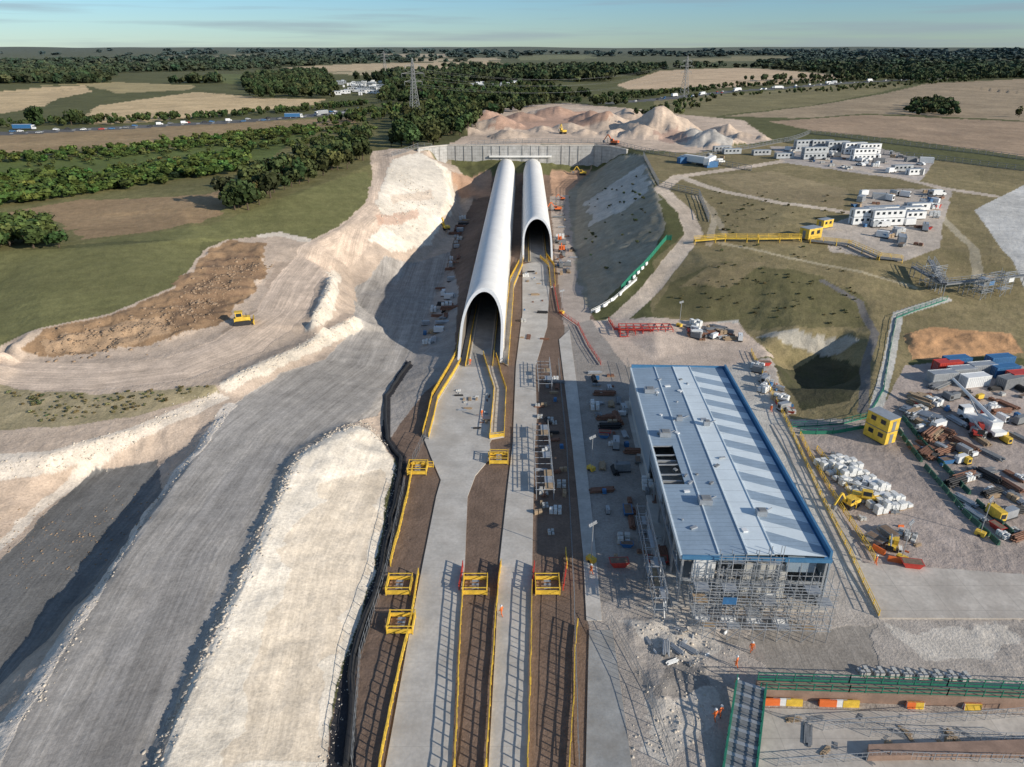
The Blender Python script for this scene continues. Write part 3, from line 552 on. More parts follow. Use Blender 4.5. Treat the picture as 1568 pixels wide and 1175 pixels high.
g=P(845,600,0); scaffold('trench_scaffold',g[0],g[1],math.pi/2,14,3,2,r=.06)
# ---- templates
def T_car(c,van=False):
    b=MB()
    if van: pr=[(-2.6,.4),(2.6,.4),(2.65,1.0),(2.0,1.3),(1.4,2.1),(1.0,2.2),(-2.5,2.2),(-2.6,2.0)]
    else: pr=[(-2.15,.35),(2.1,.35),(2.15,.75),(1.2,.95),(.5,1.42),(-1.1,1.46),(-1.8,1.0),(-2.15,.95)]
    b.extr(pr,-.88,.88,c)
    if van: b.extr([(1.05,1.4),(1.95,1.35),(1.45,2.05),(1.05,2.1)],-.9,.9,'glass'); b.extr([(2.03,1.33),(2.06,1.36),(1.44,2.14),(1.41,2.12)],-.75,.75,'glass')
    else: b.extr([(-1.65,1.0),(1.1,.98),(.48,1.37),(-1.05,1.4)],-.9,.9,'glass'); b.extr([(1.2,.98),(1.22,1.0),(.53,1.45),(.5,1.43)],-.7,.7,'glass')
    for y in (-1.35,1.35):
        for x in (-.8,.8): b.cyl((x-.12,y,.34),(x+.12,y,.34),.34,'dark',10)
    b.box((0,2.17 if not van else 2.67,.62),(1.3,.05,.2),'dark'); return b.mesh('car_mesh')
def T_lorry(c,cab='whitem'):
    b=MB(); b.box((0,-2.2,2.55),(2.5,13,2.8),c); b.box((0,-2.2,1.05),(2.2,12.5,.2),'grey'); b.extr([(4.6,.6),(6.9,.6),(6.9,1.9),(6.5,3.3),(5.4,3.6),(4.6,3.4)],-1.22,1.22,cab); b.extr([(6.93,1.95),(6.96,1.95),(6.58,3.15),(6.55,3.15)],-1.1,1.1,'glass'); b.box((0,6.1,2.4),(2.48,.8,.8),'glass'); b.box((0,-2.2,4.0),(2.3,12.8,.06),'whitem')
    for y in (-7,-5.7,-4.4,3.6,5.9):
        for x in (-1.05,1.05): b.cyl((x-.15,y,.5),(x+.15,y,.5),.5,'dark',10)
    return b.mesh('lorry_mesh')
def T_exc(c='yel'):
    b=MB()
    for x in (-1.2,1.2):
        b.extr([(-1.9,.3),(-1.5,0),(1.5,0),(1.9,.3),(1.9,.6),(1.5,.9),(-1.5,.9),(-1.9,.6)],x-.3,x+.3,'dark')
    b.box((0,0,.75),(1.8,1.6,.5),'grey'); b.extr([(-2.3,1.1),(1.3,1.1),(1.3,1.6),(.2,2.1),(-2.1,2.1),(-2.4,1.7)],-1.3,1.3,c); b.box((-.8,.8,2.1),(.95,1.5,1.7),c); b.box((-.8,.85,2.35),(1.0,1.3,.9),'glass')
    b.extr([(.9,1.5),(1.2,1.3),(3.4,4.3),(3.9,4.4),(3.8,4.8),(3.1,4.7)],.1,.5,c); b.extr([(3.4,4.6),(3.9,4.7),(5.7,2.1),(5.4,1.9)],.15,.45,c); b.extr([(5.3,2.1),(6.,1.9),(6.1,1.1),(5.5,.6),(4.8,.9)],-.2,.8,'grey'); b.cyl((.3,1.6,2.2),(.3,3.2,3.9),.09,'steel',6); return b.mesh('excavator_mesh')
def T_dozer():
    b=MB()
    for x in (-1.1,1.1): b.extr([(-1.9,.3),(-1.5,0),(1.5,0),(1.9,.3),(1.9,.7),(1.5,1.),(-1.5,1.),(-1.9,.7)],x-.3,x+.3,'dark')
    b.extr([(-1.8,.6),(1.8,.6),(1.8,1.7),(.2,1.8),(-1.8,1.6)],-.8,.8,'yel'); b.box((0,-.6,2.3),(1.5,1.5,1.3),'yel'); b.box((0,-.6,2.4),(1.56,1.2,.8),'glass'); b.box((0,-.6,3.),(1.7,1.8,.12),'yel'); b.extr([(2.4,.1),(2.6,.1),(2.45,.7),(2.7,1.3),(2.5,1.3),(2.3,.7)],-1.8,1.8,'yel')
    for x in (-1.,1.): b.beam((x,0,.6),(x,2.4,.5),.2,'yel')
    b.cyl((.4,1,1.8),(.4,1,2.5),.08,'dark'); return b.mesh('dozer_mesh')
def T_cont(c,L=6.1):
    b=MB(); b.box((0,0,1.3),(2.36,L-.08,2.5),c)
    n=int(L/.5)
    for i in range(n):
        for s in (-1,1): b.box((s*1.19,-L/2+.3+i*.5,1.3),(.06,.22,2.2),c)
    for i in (-1,1):
        for j in (-1,1): b.box((i*1.15,j*(L/2-.06),1.3),(.16,.16,2.6),c)
        b.box((i*1.15,0,2.56),(.14,L,.12),c)
    for x in (-.6,-.2,.2,.6): b.beam((x,-L/2-.02,.2),(x,-L/2-.02,2.4),.05,'steel')
    return b.mesh('container_mesh')
def T_cabin(c='whitem',L=8,st=1):
    b=MB()
    for k in range(st):
        z=.2+k*2.75; b.box((0,0,z+1.3),(2.9,L,2.6),c); b.box((0,0,z+2.64),(3.0,L+.1,.1),'grey' if k<st-1 else 'steel'); b.box((0,0,z-.08),(2.7,L-.3,.14),'dark')
        for s in (-1,1):
            for i in range(int(L/2.2)): b.box((s*1.46,-L/2+1.3+i*2.2,z+1.6),(.05,1.1,.9),'glass')
        b.box((0,-L/2-.01,z+1.05),(.9,.06,2.0),'grey')
    return b.mesh('cabin_mesh')
def T_gen(c='whitem'):
    b=MB(); b.box((0,0,1.25),(1.5,3.6,1.9),c,0,.96); b.box((0,0,.2),(1.6,3.8,.3),'dark'); b.cyl((.3,1.3,2.1),(.3,1.3,2.7),.09,'dark'); b.box((.76,-.6,1.3),(.04,1.2,1.0),'grey'); b.box((0,-1.78,1.3),(1,.06,1.),'dark'); return b.mesh('generator_mesh')
def T_pallet(m='bag',n=(2,3,3)):
    b=MB()
    for i in range(n[0]):
        for j in range(n[1]):
            b.box((i*1.3,j*1.3,.08),(1.15,1.15,.14),'wood')
            for k in range(random.randint(max(1,n[2]-1),n[2])): b.box((i*1.3+random.uniform(-.04,.04),j*1.3+random.uniform(-.04,.04),.45+k*.6),(1.08,1.08,.56),m,random.uniform(-.06,.06),.88)
    return b.mesh('pallet_mesh')
def T_stack(m='rust',L=6,kind=0,rows=3):
    b=MB()
    for y in (-L*.35,L*.35): b.box((0,y,.08),(2.2,.15,.16),'wood')
    for k in range(rows):
        for i in range(5-k):
            x=(i-(4-k)/2)*.42; dy=random.uniform(-.5,.5)
            if kind==0: b.cyl((x,-L/2+dy,.36+k*.37),(x,L/2+dy,.36+k*.37),.19,m,8)
            else: b.box((x,dy,.3+k*.3),(.36,L,.24),m,random.uniform(-.03,.03))
    return b.mesh('stack_mesh')
def T_skip(c='yel'):
    b=MB(); b.extr([(-1.1,.1),(1.1,.1),(1.9,1.25),(-1.9,1.25)],-.9,.9,c); b.box((0,0,1.26),(1.6,3.4,.05),'soil'); b.box((.95,0,1.2),(.1,3.9,.12),c);b.box((-.95,0,1.2),(.1,3.9,.12),c); return b.mesh('skip_mesh')
def T_tele(c='red'):
    b=MB(); b.box((0,0,1.1),(1.6,4.4,.6),c); b.box((-.6,.1,1.9),(.9,1.6,1.3),c); b.box((-.6,.1,2.1),(.95,1.3,.8),'glass'); b.cyl((.45,-1.9,2.1),(.45,4.6,3.2),.18,'steel',6); b.box((.45,4.9,2.9),(1.2,.1,1.0),'dark'); b.box((.2,5.4,2.5),(.1,1.1,.08),'dark');b.box((.7,5.4,2.5),(.1,1.1,.08),'dark')
    for y in (-1.5,1.5):
        for x in (-.95,.95): b.cyl((x-.2,y,.55),(x+.2,y,.55),.56,'dark',12)
    return b.mesh('telehandler_mesh')
def T_crane(c='whitem'):
    b=MB(); b.box((0,0,1.2),(2.6,10,.8),c); b.box((0,4.3,2.1),(2.4,1.6,1.3),c); b.box((0,4.5,2.3),(2.45,1.3,.7),'glass'); b.box((0,-1.8,2.4),(2.4,3.8,1.5),c); b.box((.9,.6,2.5),(.8,1.6,1.4),'red'); b.cyl((-.2,-3,3.2),(-.2,9.5,6.5),.42,c,6,.26); b.cyl((-.2,1,2.4),(-.2,4,4.6),.16,'steel')
    for y in (-4,-2.6,2,3.6):
        for x in (-1.15,1.15): b.cyl((x-.2,y,.6),(x+.2,y,.6),.6,'dark',12)
    for y in (-3.3,3):
        b.box((0,y,.7),(6.4,.3,.3),'grey')
        for x in (-3.1,3.1): b.box((x,y,.3),(.7,.7,.6),'yel',0,.5)
    return b.mesh('crane_mesh')
def T_block(c='whitem',L=2.):
    b=MB(); b.extr([(-.28,0),(.28,0),(.2,.3),(.1,.85),(-.1,.85),(-.2,.3)],-L/2,L/2,c); return b.mesh('barrier_mesh')
def T_light():
    b=MB(); b.box((0,0,.5),(1,1.6,.8),'yel'); b.cyl((0,0,.9),(0,0,7.5),.07,'steel'); b.box((0,0,7.5),(1.8,.15,.15),'steel')
    for x in (-.7,-.25,.25,.7): b.box((x,.15,7.75),(.38,.15,.3),'steel')
    for x in (-.6,.6): b.cyl((x-.08,0,.25),(x+.08,0,.25),.25,'dark')
    return b.mesh('light_mesh')
cars=[T_car(c) for c in ('whitem','grey','blue','red','dark','steel')]; vans=[T_car(c,True) for c in ('whitem','whitem','steel')]; lor=[T_lorry(c) for c in ('blue','whitem','steel','whitem')]
exc=T_exc(); exo=T_exc('oran'); doz=T_dozer()
conts={c:T_cont(c) for c in ('red','blue','steel','green','rust','whitem','grey')}
cab=T_cabin(); cabg=T_cabin('steel',10); cab2=T_cabin('whitem',12,2); cabs2=T_cabin('steel',12,2); ycab=T_cabin('yel',5,1); ycab2=T_cabin('yel',5,2)
gens=[T_gen(),T_gen('yel'),T_gen('grey'),T_gen('steel')]; pals=[T_pallet(),T_pallet('blockw',(2,2,2)),T_pallet('wood',(1,2,2)),T_pallet('blue',(1,1,2)),T_pallet('grey',(2,1,1)),T_pallet('rust',(2,1,1))]
stks=[T_stack('rust'),T_stack('steel',5,0,2),T_stack('wood',4,1),T_stack('yel',4,1,1),T_stack('rust',6,1,2),T_stack('dark',5),T_stack('grey',6,1,2)]
skips=[T_skip(),T_skip('blue'),T_skip('red'),T_skip('grey')]; tele=T_tele(); telg=T_tele('yel'); crane=T_crane(); blkw=T_block(); blkr=T_block('oran'); ltw=T_light(); bag1=[T_pallet('bag',(1,2,random.choice((2,3)))) for _ in range(4)]
# ---- traffic
def traffic(pl,n,offs,lorp=.2):
    w=[G(*q) for q in pl]; seg=[(b-a).length for a,b in zip(w[:-1],w[1:])]; tot=sum(seg)
    for i in range(n):
        s=(i+random.random()*.8)/n*tot; k=0
        while k<len(seg)-1 and s>seg[k]: s-=seg[k];k+=1
        d=(w[k+1]-w[k]).normalized(); p=w[k]+d*s; o=random.choice(offs); nn=Vector((-d.y,d.x,0)); p=p+nn*o
        r=random.random()
        nm,me=('lorry',random.choice(lor[1:])) if r<lorp else (('van',random.choice(vans)) if r<lorp+.2 else ('car',random.choice(cars)))
        ob=link(bpy.data.objects.new(nm,me)); ob.location=(p.x,p.y,float(hgt(p.x,p.y))+.05); ob.rotation_euler=(0,0,math.atan2(d.y,d.x)-math.pi/2+(math.pi if o<0 else 0))
traffic([(-200,211),(0,205),(200,195),(400,184),(470,178),(560,168)],44,(-9,-5.5,5.5,9),.04)
traffic([(950,157),(1000,153),(1120,140),(1300,127),(1420,121)],48,(-8,-5,5,8),.15)
put(lor[0],'lorry',40,199,-83); put(lor[0],'lorry',452,181,-80); put(lor[1],'lorry',1193,136,-75)
for i in range(110):
    px=random.choice([random.uniform(512,585),random.uniform(722,795)]); py=random.uniform(126,146) if px<600 else random.uniform(128,137)
    put(random.choice([cab,vans[0],vans[0],cabg]),'parked_caravan' ,px,py,random.choice((80,100,10)),1.6)
# ---- plant
put(doz,'bulldozer',372,496,-70,1.1)
put(exo,'excavator',940,222,60,1.2);put(exc,'excavator',862,205,20,1.2);put(exc,'excavator',892,268,80)
put(exc,'excavator',682,352,30)
put(crane,'mobile_crane',1500,655,10); put(tele,'telehandler',1492,665,160); put(telg,'telehandler',1325,768,70)
for c,x,y,r in [('red',1448,568,-80),('blue',1462,562,-80),('steel',1440,585,-80),('steel',1500,572,-80),('blue',1528,560,-80),('blue',1535,575,-80),('grey',1545,592,-70),('red',1560,585,-80),('whitem',1490,590,-78),('steel',1470,578,-80)]: put(conts[c],'shipping_container',x,y,r)
put(ycab2,'yellow_site_cabin',1345,672,25,1.0); put(ycab,'yellow_site_cabin',1240,365,-60,1.3); put(ycab,'yellow_site_cabin',1262,348,-60)
for x,y in [(1232,232),(1256,232),(1280,234),(1306,236),(1328,238),(1245,244),(1320,246)]: put(cabs2 if x<1300 else cab2,'site_office',x,y,-78,1.1)
for x,y in [(1325,343),(1345,340),(1330,335),(1355,345),(1398,335),(1395,328),(1405,322)]: put(cab2 if y>336 else cab,'site_office',x,y,-80)
for x,y in [(1105,232),(1120,236),(1165,238),(1200,243),(1380,262),(1400,268)]: put(random.choice((cab,cabg)),'site_office',x,y,-80)
def scatter(n,pl,items,sc=(.8,1.2),rot=None):
    w=wp(pl); a=np.array(w); k=0
    while k<n:
        x=random.uniform(a[:,0].min(),a[:,0].max()); y=random.uniform(a[:,1].min(),a[:,1].max())
        if not inpoly(np.array([x]),np.array([y]),w)[0]: continue
        nm,me=random.choice(items); o=link(bpy.data.objects.new(nm,me)); o.location=(x,y,float(hgt(x,y))); o.rotation_euler=(0,0,random.uniform(0,6.28) if rot is None else rot+random.choice((0,1.57))+random.uniform(-.15,.15)); s=random.uniform(*sc); o.scale=(s,s,s); k+=1
PL=[('pallet_stack',p) for p in pals]; ST=[('pipe_stack',stks[0]),('pipe_stack',stks[1]),('timber_stack',stks[2]),('beam_stack',stks[4]),('pipe_stack',stks[5]),('beam_stack',stks[6])]; GN=[('generator',gens[0]),('generator',gens[2]),('generator',gens[3])]; SK=[('waste_skip',s) for s in skips[1:]]
scatter(80,[(1440,600),(1568,590),(1568,850),(1480,790),(1400,680),(1390,610)],PL+ST+ST+GN+SK+[('generator',gens[1])],(.4,.9),.3)
scatter(16,[(1400,590),(1440,585),(1450,700),(1400,690)],ST,(.8,1.2),.6)
scatter(50,[(1310,300),(1450,290),(1440,330),(1400,390),(1300,360)],PL+GN+SK+[('shipping_container',conts['whitem']),('shipping_container',conts['steel']),('van',vans[0])],(.8,1.2))
scatter(50,[(1200,228),(1330,226),(1420,250),(1405,272),(1250,255)],PL+GN+[('shipping_container',conts['whitem']),('shipping_container',conts['steel']),('van',vans[0]),('car',cars[0]),('car',cars[1]),('shipping_container',conts['grey'])],(.8,1.2))
scatter(14,[(1050,235),(1110,240),(1100,258),(1040,250)],PL+GN+[('shipping_container',conts['blue']),('lorry',lor[1]),('van',vans[0])],(.9,1.2))
scatter(30,[(1040,498),(1110,500),(1135,522),(1060,522)],PL+ST+GN+[('waste_skip',skips[2])],(.5,.9))
scatter(60,[(900,560),(950,565),(1010,800),(1020,880),(940,880),(915,750)],PL+ST+GN+SK,(.4,.85),1.57)
scatter(46,[(630,545),(665,460),(690,400),(700,330),(716,330),(698,430),(688,520),(660,560)],ST+PL+GN,(.6,1.),1.57)
scatter(34,[(846,300),(862,300),(880,400),(862,440),(852,420)],ST+PL+GN+[('mini_excavator',exo)],(.5,.9),1.57)
scatter(34,[(822,560),(858,560),(866,700),(866,850),(822,850),(824,700)],ST+PL,(.35,.7),1.57)
scatter(18,[(800,410),(835,410),(835,540),(800,540)],ST+PL,(.3,.6),1.57)
scatter(22,[(700,600),(752,600),(745,665),(710,650)],PL+ST,(.2,.45),1.57)
scatter(28,[(1150,560),(1170,555),(1225,640),(1205,645)],PL+GN+[('waste_skip',skips[2]),('plastic_barrier',blkr)],(.4,.8))
scatter(16,[(950,960),(1150,965),(1100,1030),(1000,1010)],[('concrete_barrier',blkw),('pallet_stack',pals[4]),('pipe_stack',stks[1])],(.25,.5))
scatter(30,[(1255,690),(1290,690),(1390,790),(1420,850),(1330,840)],[('pallet_stack',pals[1]),('pallet_stack',pals[4]),('plastic_barrier',blkr),('timber_stack',stks[2]),('generator',gens[0])],(.3,.7))
# bagged material rows
r0=Vector(P(1283,708,0)); r1=Vector(P(1378,780,0)); dv_=(r1-r0); nn=Vector((-dv_.y,dv_.x,0)).normalized()
for i in range(10):
    for j in range(4):
        p=r0+dv_*(i/9)+nn*(j*1.65-4.6); o=link(bpy.data.objects.new('bagged_material_stack',random.choice(bag1))); o.location=(p.x,p.y,float(hgt(p.x,p.y))); o.rotation_euler=(0,0,math.atan2(dv_.y,dv_.x)+random.uniform(-.06,.06)); o.scale=(1.05,.95,random.uniform(.8,1.1))
for x,y in [(1500,820),(1380,858),(905,720),(905,860),(1040,500),(860,480)]: put(ltw,'lighting_tower',x,y,40,.9)
for x,y,r in [(1395,868,80),(1340,830,30),(1360,820,20)]: put(skips[3 if x<1390 else 2],'waste_skip',x,y,r,.8)
put(exc,'excavator',1300,775,120,.7);put(telg,'telehandler',1365,838,150,.7)
def row(me,nm,pl,sp=2.2):
    w=[G(*q) for q in pl]
    for a,c in zip(w[:-1],w[1:]):
        n=int((c-a).length/sp); d=(c-a).normalized()
        for i in range(n):
            p=a+d*sp*i; o=link(bpy.data.objects.new(nm,me)); o.location=(p.x,p.y,max(.0,float(hgt(p.x,p.y)))); o.rotation_euler=(0,0,math.atan2(d.y,d.x)+random.uniform(-.04,.04))
grb=T_block('dgreen',1.9); yb=T_block('yel',1.9)
for q in [[(1372,655),(1420,720),(1480,790),(1545,850)],[(1385,645),(1440,710),(1500,775),(1568,835)]]: row(grb,'water_filled_barrier',q)
row(blkr,'water_filled_barrier',[(1345,845),(1370,860),(1415,868)],2.2);row(blkr,'water_filled_barrier',[(1180,1078),(1400,1083),(1600,1088)],6.6);row(blkw,'water_filled_barrier',[(1196,1078),(1400,1083),(1600,1088)],6.6)
row(blkw,'concrete_barrier',[(1075,948),(1260,958)],3.4);row(blkw,'concrete_barrier',[(915,478),(950,452),(1000,395)],3.4)
row(yb,'water_filled_barrier',[(1215,1079),(1400,1083),(1600,1089)],6.6)
b=MB()
for i in range(8):
    for z in (0.2,1.2,2.2): b.beam((i*2,-2.2,z),(i*2,2.2,z),.16,'red')
    for y in (-2.2,0,2.2): b.beam((i*2,y,0),(i*2,y,2.3),.16,'red')
for y in (-2.2,0,2.2):
    for z in (.2,2.2): b.beam((0,y,z),(14,y,z),.16,'red')
b.box((7,0,.1),(14,4.2,.1),'grey')
g=G(948,512); b.obj('red_formwork_frame',g)
def bridge(name,pl,m,wd,h0,rails='yel'):
    w=[G(*q) for q in pl]; b=MB()
    for a,c in zip(w[:-1],w[1:]):
        a=a+Vector((0,0,h0));c=c+Vector((0,0,h0)); d=(c-a);L=d.length;d.normalize(); nn=Vector((-d.y,d.x,0)).normalized()*wd/2
        b.add([a-nn,c-nn,c+nn,a+nn,a-nn-Vector((0,0,.4)),c-nn-Vector((0,0,.4)),c+nn-Vector((0,0,.4)),a+nn-Vector((0,0,.4))],[(0,1,2,3),(0,1,5,4),(2,3,7,6),(4,5,6,7)],m)
        n=max(1,int(L/3))
        for s in (-1,1):
            for z in (.5,1.1): b.beam(a+nn*s+Vector((0,0,z)),c+nn*s+Vector((0,0,z)),.1,rails)
            for i in range(n+1):
                p=a.lerp(c,i/n)+nn*s; b.beam(p,p+Vector((0,0,1.15)),.1,rails)
                if i%2==0: b.beam((p.x,p.y,p.z),(p.x,p.y,float(hgt(p.x,p.y))-.3),.18,rails)
    return b.obj(name)
bridge('yellow_footbridge',[(1063,374),(1110,370),(1160,371),(1225,370)],'yel',1.5,1.4); bridge('yellow_footbridge',[(1240,372),(1300,378),(1345,398),(1380,402)],'grey',1.4,1.,'yel')
bridge('pipe_gantry',[(1395,425),(1440,452),(1500,445),(1568,438)],'grey',1.6,3.4,'grey');bridge('pipe_gantry',[(1420,418),(1440,455)],'grey',1.6,4,'steel')
for x,y in [(1425,445),(1500,460),(1530,455)]:
    g=G(x,y); scaffold('scaffold_tower',g.x,g.y,.4,6,4,6,r=.07,z0=g.z)
def wbox(name,pl,z0,z1,m):
    w=[P(x,y,z1) for x,y in pl]; n=len(w); b=MB(); b.add([(p[0],p[1],z1) for p in w]+[(p[0],p[1],z0) for p in w],[tuple(range(n))]+[(i,(i+1)%n,n+(i+1)%n,n+i) for i in range(n)],m); return b.obj(name)
wbox('walkway_deck',[(1158,1042),(1700,1062),(1700,1076),(1163,1056)],0,1.6,'brown')
pw=[Vector(P(x,y,1.6)) for x,y in ((1160,1042),(1300,1046),(1450,1051),(1700,1061))]; fence('green_handrail',pw,1.2,'green',2,.07,.3,world=True)
pw=[Vector(P(x,y,1.6)) for x,y in ((1164,1056),(1300,1060),(1450,1065),(1700,1075))]; fence('green_handrail',pw,1.1,'green',2,.07,world=True)
b=MB(); a=Vector(P(1150,1050,1.8)); c=Vector(P(1128,1215,.2)); d=(c-a); nst=26; dn=d.normalized(); rz=math.atan2(d.y,d.x)
for i in range(nst):
    p=a+d*(i/nst); b.box((p.x,p.y,p.z),(.5,3.2,.12),'grey' if i%3 else 'steel',rz)
for s in (-1,1):
    nn=Vector((-dn.y,dn.x,0)).normalized()*1.65*s
    for z in (.1,.6,1.1): b.beam(a+nn+Vector((0,0,z)),c+nn+Vector((0,0,z)),.1 if z>.2 else .25,'green')
    for i in range(10): p=a+d*(i/9)+nn; b.beam((p.x,p.y,0),p+Vector((0,0,1.15)),.1,'green')
b.obj('access_stair')
fence('site_mesh_fence',[(1215,1110),(1260,1120),(1568,1100)],1.6,'steel',2.4,.05,0,.5,.1); fence('site_mesh_fence',[(1330,1130),(1568,1140)],1.6,'steel',2.4,.05,0,.5,.1); fence('site_mesh_fence',[(1190,1175),(1360,1165),(1600,1172)],1.3,'steel',2.4,.05,0,.5,.1)
wbox('pit_wall',[(1330,1140),(1700,1128),(1700,1150),(1330,1158)],.1,1.0,'brown')
scatter(20,[(1200,1095),(1568,1100),(1568,1170),(1230,1170)],[('pallet_stack',pals[4]),('timber_stack',stks[2]),('pipe_stack',stks[6])],(.3,.5))
for i in range(8): put(pals[1],'concrete_block_stack',1320+i*22,1034+i*1.2,5,.5)
b=MB()
for pl,r in [([(530,1175),(540,1010),(580,888),(608,745),(614,703),(593,676),(590,608),(628,556)],.35),([(538,1175),(546,1010),(585,888),(612,745)],.2)]:
    w=[G(*q)+Vector((0,0,.2)) for q in pl]
    for a,c in zip(w[:-1],w[1:]):
        n=max(1,int((c-a).length/3)); pp=[a.lerp(c,i/n) for i in range(n+1)]; pp=[Vector((p.x+(random.uniform(-.3,.3) if 0<i<n else 0),p.y,float(hgt(p.x,p.y))+r*.8)) for i,p in enumerate(pp)]
        for u,v_ in zip(pp[:-1],pp[1:]): b.cyl(u,v_,r,'dark',8)
b.obj('drainage_hose')
# ---- pylons
def pylon(px,py,Hp,rz=0):
    g=G(px,py); b=MB(); lv=[(0,4.2),(.25,3),(.5,1.9),(.65,1.3),(.85,1.0),(1,.15)]
    for (z0,w0),(z1,w1) in zip(lv[:-1],lv[1:]):
        z0*=Hp;z1*=Hp; cs=[(-1,-1),(1,-1),(1,1),(-1,1)]
        for i in range(4):
            a=cs[i];c=cs[(i+1)%4]; b.beam((a[0]*w0,a[1]*w0,z0),(a[0]*w1,a[1]*w1,z1),.32,'grey')
            n=3
            for k in range(n):
                t0=k/n;t1=(k+1)/n; wa=w0+(w1-w0)*t0; wb=w0+(w1-w0)*t1; za=z0+(z1-z0)*t0; zb=z0+(z1-z0)*t1
                b.beam((a[0]*wa,a[1]*wa,za),(c[0]*wb,c[1]*wb,zb),.18,'grey'); b.beam((c[0]*wa,c[1]*wa,za),(a[0]*wb,a[1]*wb,zb),.18,'grey')
    for t_,wd in ((.63,7.5),(.76,9.5),(.88,6.5)):
        for s in (-1,1):
            b.beam((0,0,Hp*t_+1.6),(s*wd,0,Hp*t_),.25,'grey'); b.beam((0,0,Hp*t_-.4),(s*wd,0,Hp*t_),.25,'grey'); b.cyl((s*wd,0,Hp*t_),(s*wd,0,Hp*t_-2.5),.2,'grey',5)
    b.obj('electricity_pylon',g,rz); return g
p1=pylon(636,184,46,.5); p2=pylon(1047,152,46,.5); p3=pylon(590,112,44,.5)
b=MB()
for (ga,gb) in ((p1,p2),(p1,p3)):
    for t_,wd in ((.63,7.5),(.76,9.5),(.88,6.5)):
        for s in (-1,1):
            off=Vector((s*wd*math.cos(.5),s*wd*math.sin(.5),46*t_-2.5)); pr=None
            for i in range(17):
                u=i/16; p=ga.lerp(gb,u)+off-Vector((0,0,12*4*u*(1-u)))
                if pr is not None: b.beam(pr,p,.06,'grey')
                pr=p
b.obj('overhead_power_lines')
# ---- vegetation
def leafmat(name):
    t=NT(name); a=t.n('ShaderNodeAttribute'); a.attribute_name='Col'; g=t.n('ShaderNodeNewGeometry').outputs['Position']; n=t.noise(g,.9,3,.7)
    t.l(t.mul(a.outputs['Color'],t.rng(n,.3,.7,.65,1.35)),t.b.inputs['Base Color']); t.b.inputs['Roughness'].default_value=.8; t.b.inputs['Specular IOR Level'].default_value=.2; return t.m
LM=leafmat('foliage'); BK=mat('bark',(.09,.065,.045),.9,.3,4)
def crown(n,lob=7,ql=.11):
    cs=rng.normal(0,1,(lob,3)); cs/=np.linalg.norm(cs,axis=1)[:,None]; cs*=rng.uniform(.2,.62,(lob,1)); cs[:,2]=cs[:,2]*.7+.05; rs=rng.uniform(.3,.5,lob)
    k=rng.integers(0,lob,n); d=rng.normal(0,1,(n,3)); d/=np.linalg.norm(d,axis=1)[:,None]; p=cs[k]+d*(rs[k]*rng.uniform(.7,1.05,n))[:,None]
    nn=d+rng.normal(0,.45,(n,3)); nn/=np.linalg.norm(nn,axis=1)[:,None]; u=np.cross(nn,rng.normal(0,1,(n,3))); u/=np.linalg.norm(u,axis=1)[:,None]; w=np.cross(nn,u)
    s=rng.uniform(.6,1.4,n)[:,None]*ql; q=np.stack([p-u*s-w*s*.8,p+u*s-w*s*.6,p+u*s*.8+w*s,p-u*s*.7+w*s],1)
    sh=np.clip(.7+.5*p[:,2]+rng.normal(0,.15,n),.4,1.5); return q,sh
crowns=[crown(260,8,.12) for _ in range(6)]; low=[crown(90,5,.2) for _ in range(6)]; far=[crown(36,5,.36) for _ in range(8)]
def forest(name,P3,hs,ws,kinds,base=(.05,.07,.022),trunk=True,hazed=False,cv=.25):
    V=[];C=[]; tv=MB()
    for i in range(len(P3)):
        q,sh=kinds[rng.integers(len(kinds))]; a=rng.uniform(0,6.28); c,s=math.cos(a),math.sin(a); h=hs[i];w=ws[i]
        x=(q[...,0]*c-q[...,1]*s)*w+P3[i][0]; y=(q[...,0]*s+q[...,1]*c)*w+P3[i][1]; z=q[...,2]*h*.55+h*.5+P3[i][2]
        V.append(np.stack([x,y,z],-1).reshape(-1,3)); col=np.array(base)*(1+rng.normal(0,cv))*np.array((1+rng.normal(0,.15),1,1)); col=np.clip(col,.015,.3)
        cc=np.repeat(sh[:,None]*col[None],4,0)
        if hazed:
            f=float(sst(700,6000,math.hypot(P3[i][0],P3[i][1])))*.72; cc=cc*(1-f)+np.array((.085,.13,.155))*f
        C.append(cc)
        if trunk:
            o=Vector(P3[i]); tv.cyl(o-Vector((0,0,.3)),o+Vector((0,0,h*.5)),w*.06,'steel',6,w*.03)
            for k in range(3): e_=Vector((rng.uniform(-.5,.5)*w,rng.uniform(-.5,.5)*w,h*rng.uniform(.5,.75))); tv.cyl(o+Vector((0,0,h*.33)),o+e_,w*.03,'steel',4,w*.01)
    V=np.concatenate(V);C=np.concatenate(C); nq=len(V)//4; Q=np.arange(nq*4).reshape(nq,4); me=bpy.data.meshes.new(name)
    me.vertices.add(len(V)); me.vertices.foreach_set('co',V.astype(np.float32).ravel()); fillmesh(me,Q); me.update(calc_edges=True); attr(me,'Col','FLOAT_COLOR',np.column_stack([C,np.ones(len(C))]),'color'); me.materials.append(LM)
    o=link(bpy.data.objects.new(name,me))
    if trunk:
        tm=bpy.data.meshes.new('trunk'); tm.from_pydata(tv.v,[],tv.f); tm.materials.append(BK); to=link(bpy.data.objects.new('trunk',tm)); to.parent=o
    return o
def fillp(pl,n):
    w=wp(pl); a=np.array(w); out=[]
    while len(out)<n:
        x=rng.uniform(a[:,0].min(),a[:,0].max(),n*3); y=rng.uniform(a[:,1].min(),a[:,1].max(),n*3); k=inpoly(x,y,w)
        out+=list(zip(x[k],y[k],hgt(x[k],y[k])))
    return out[:n]
def belt(name,pl,n,h,kinds,wf=.5,**k):
    p=fillp(pl,n); hs=rng.uniform(h[0],h[1],n); forest(name,p,hs,hs*rng.uniform(wf*.85,wf*1.25,n),kinds,**k)
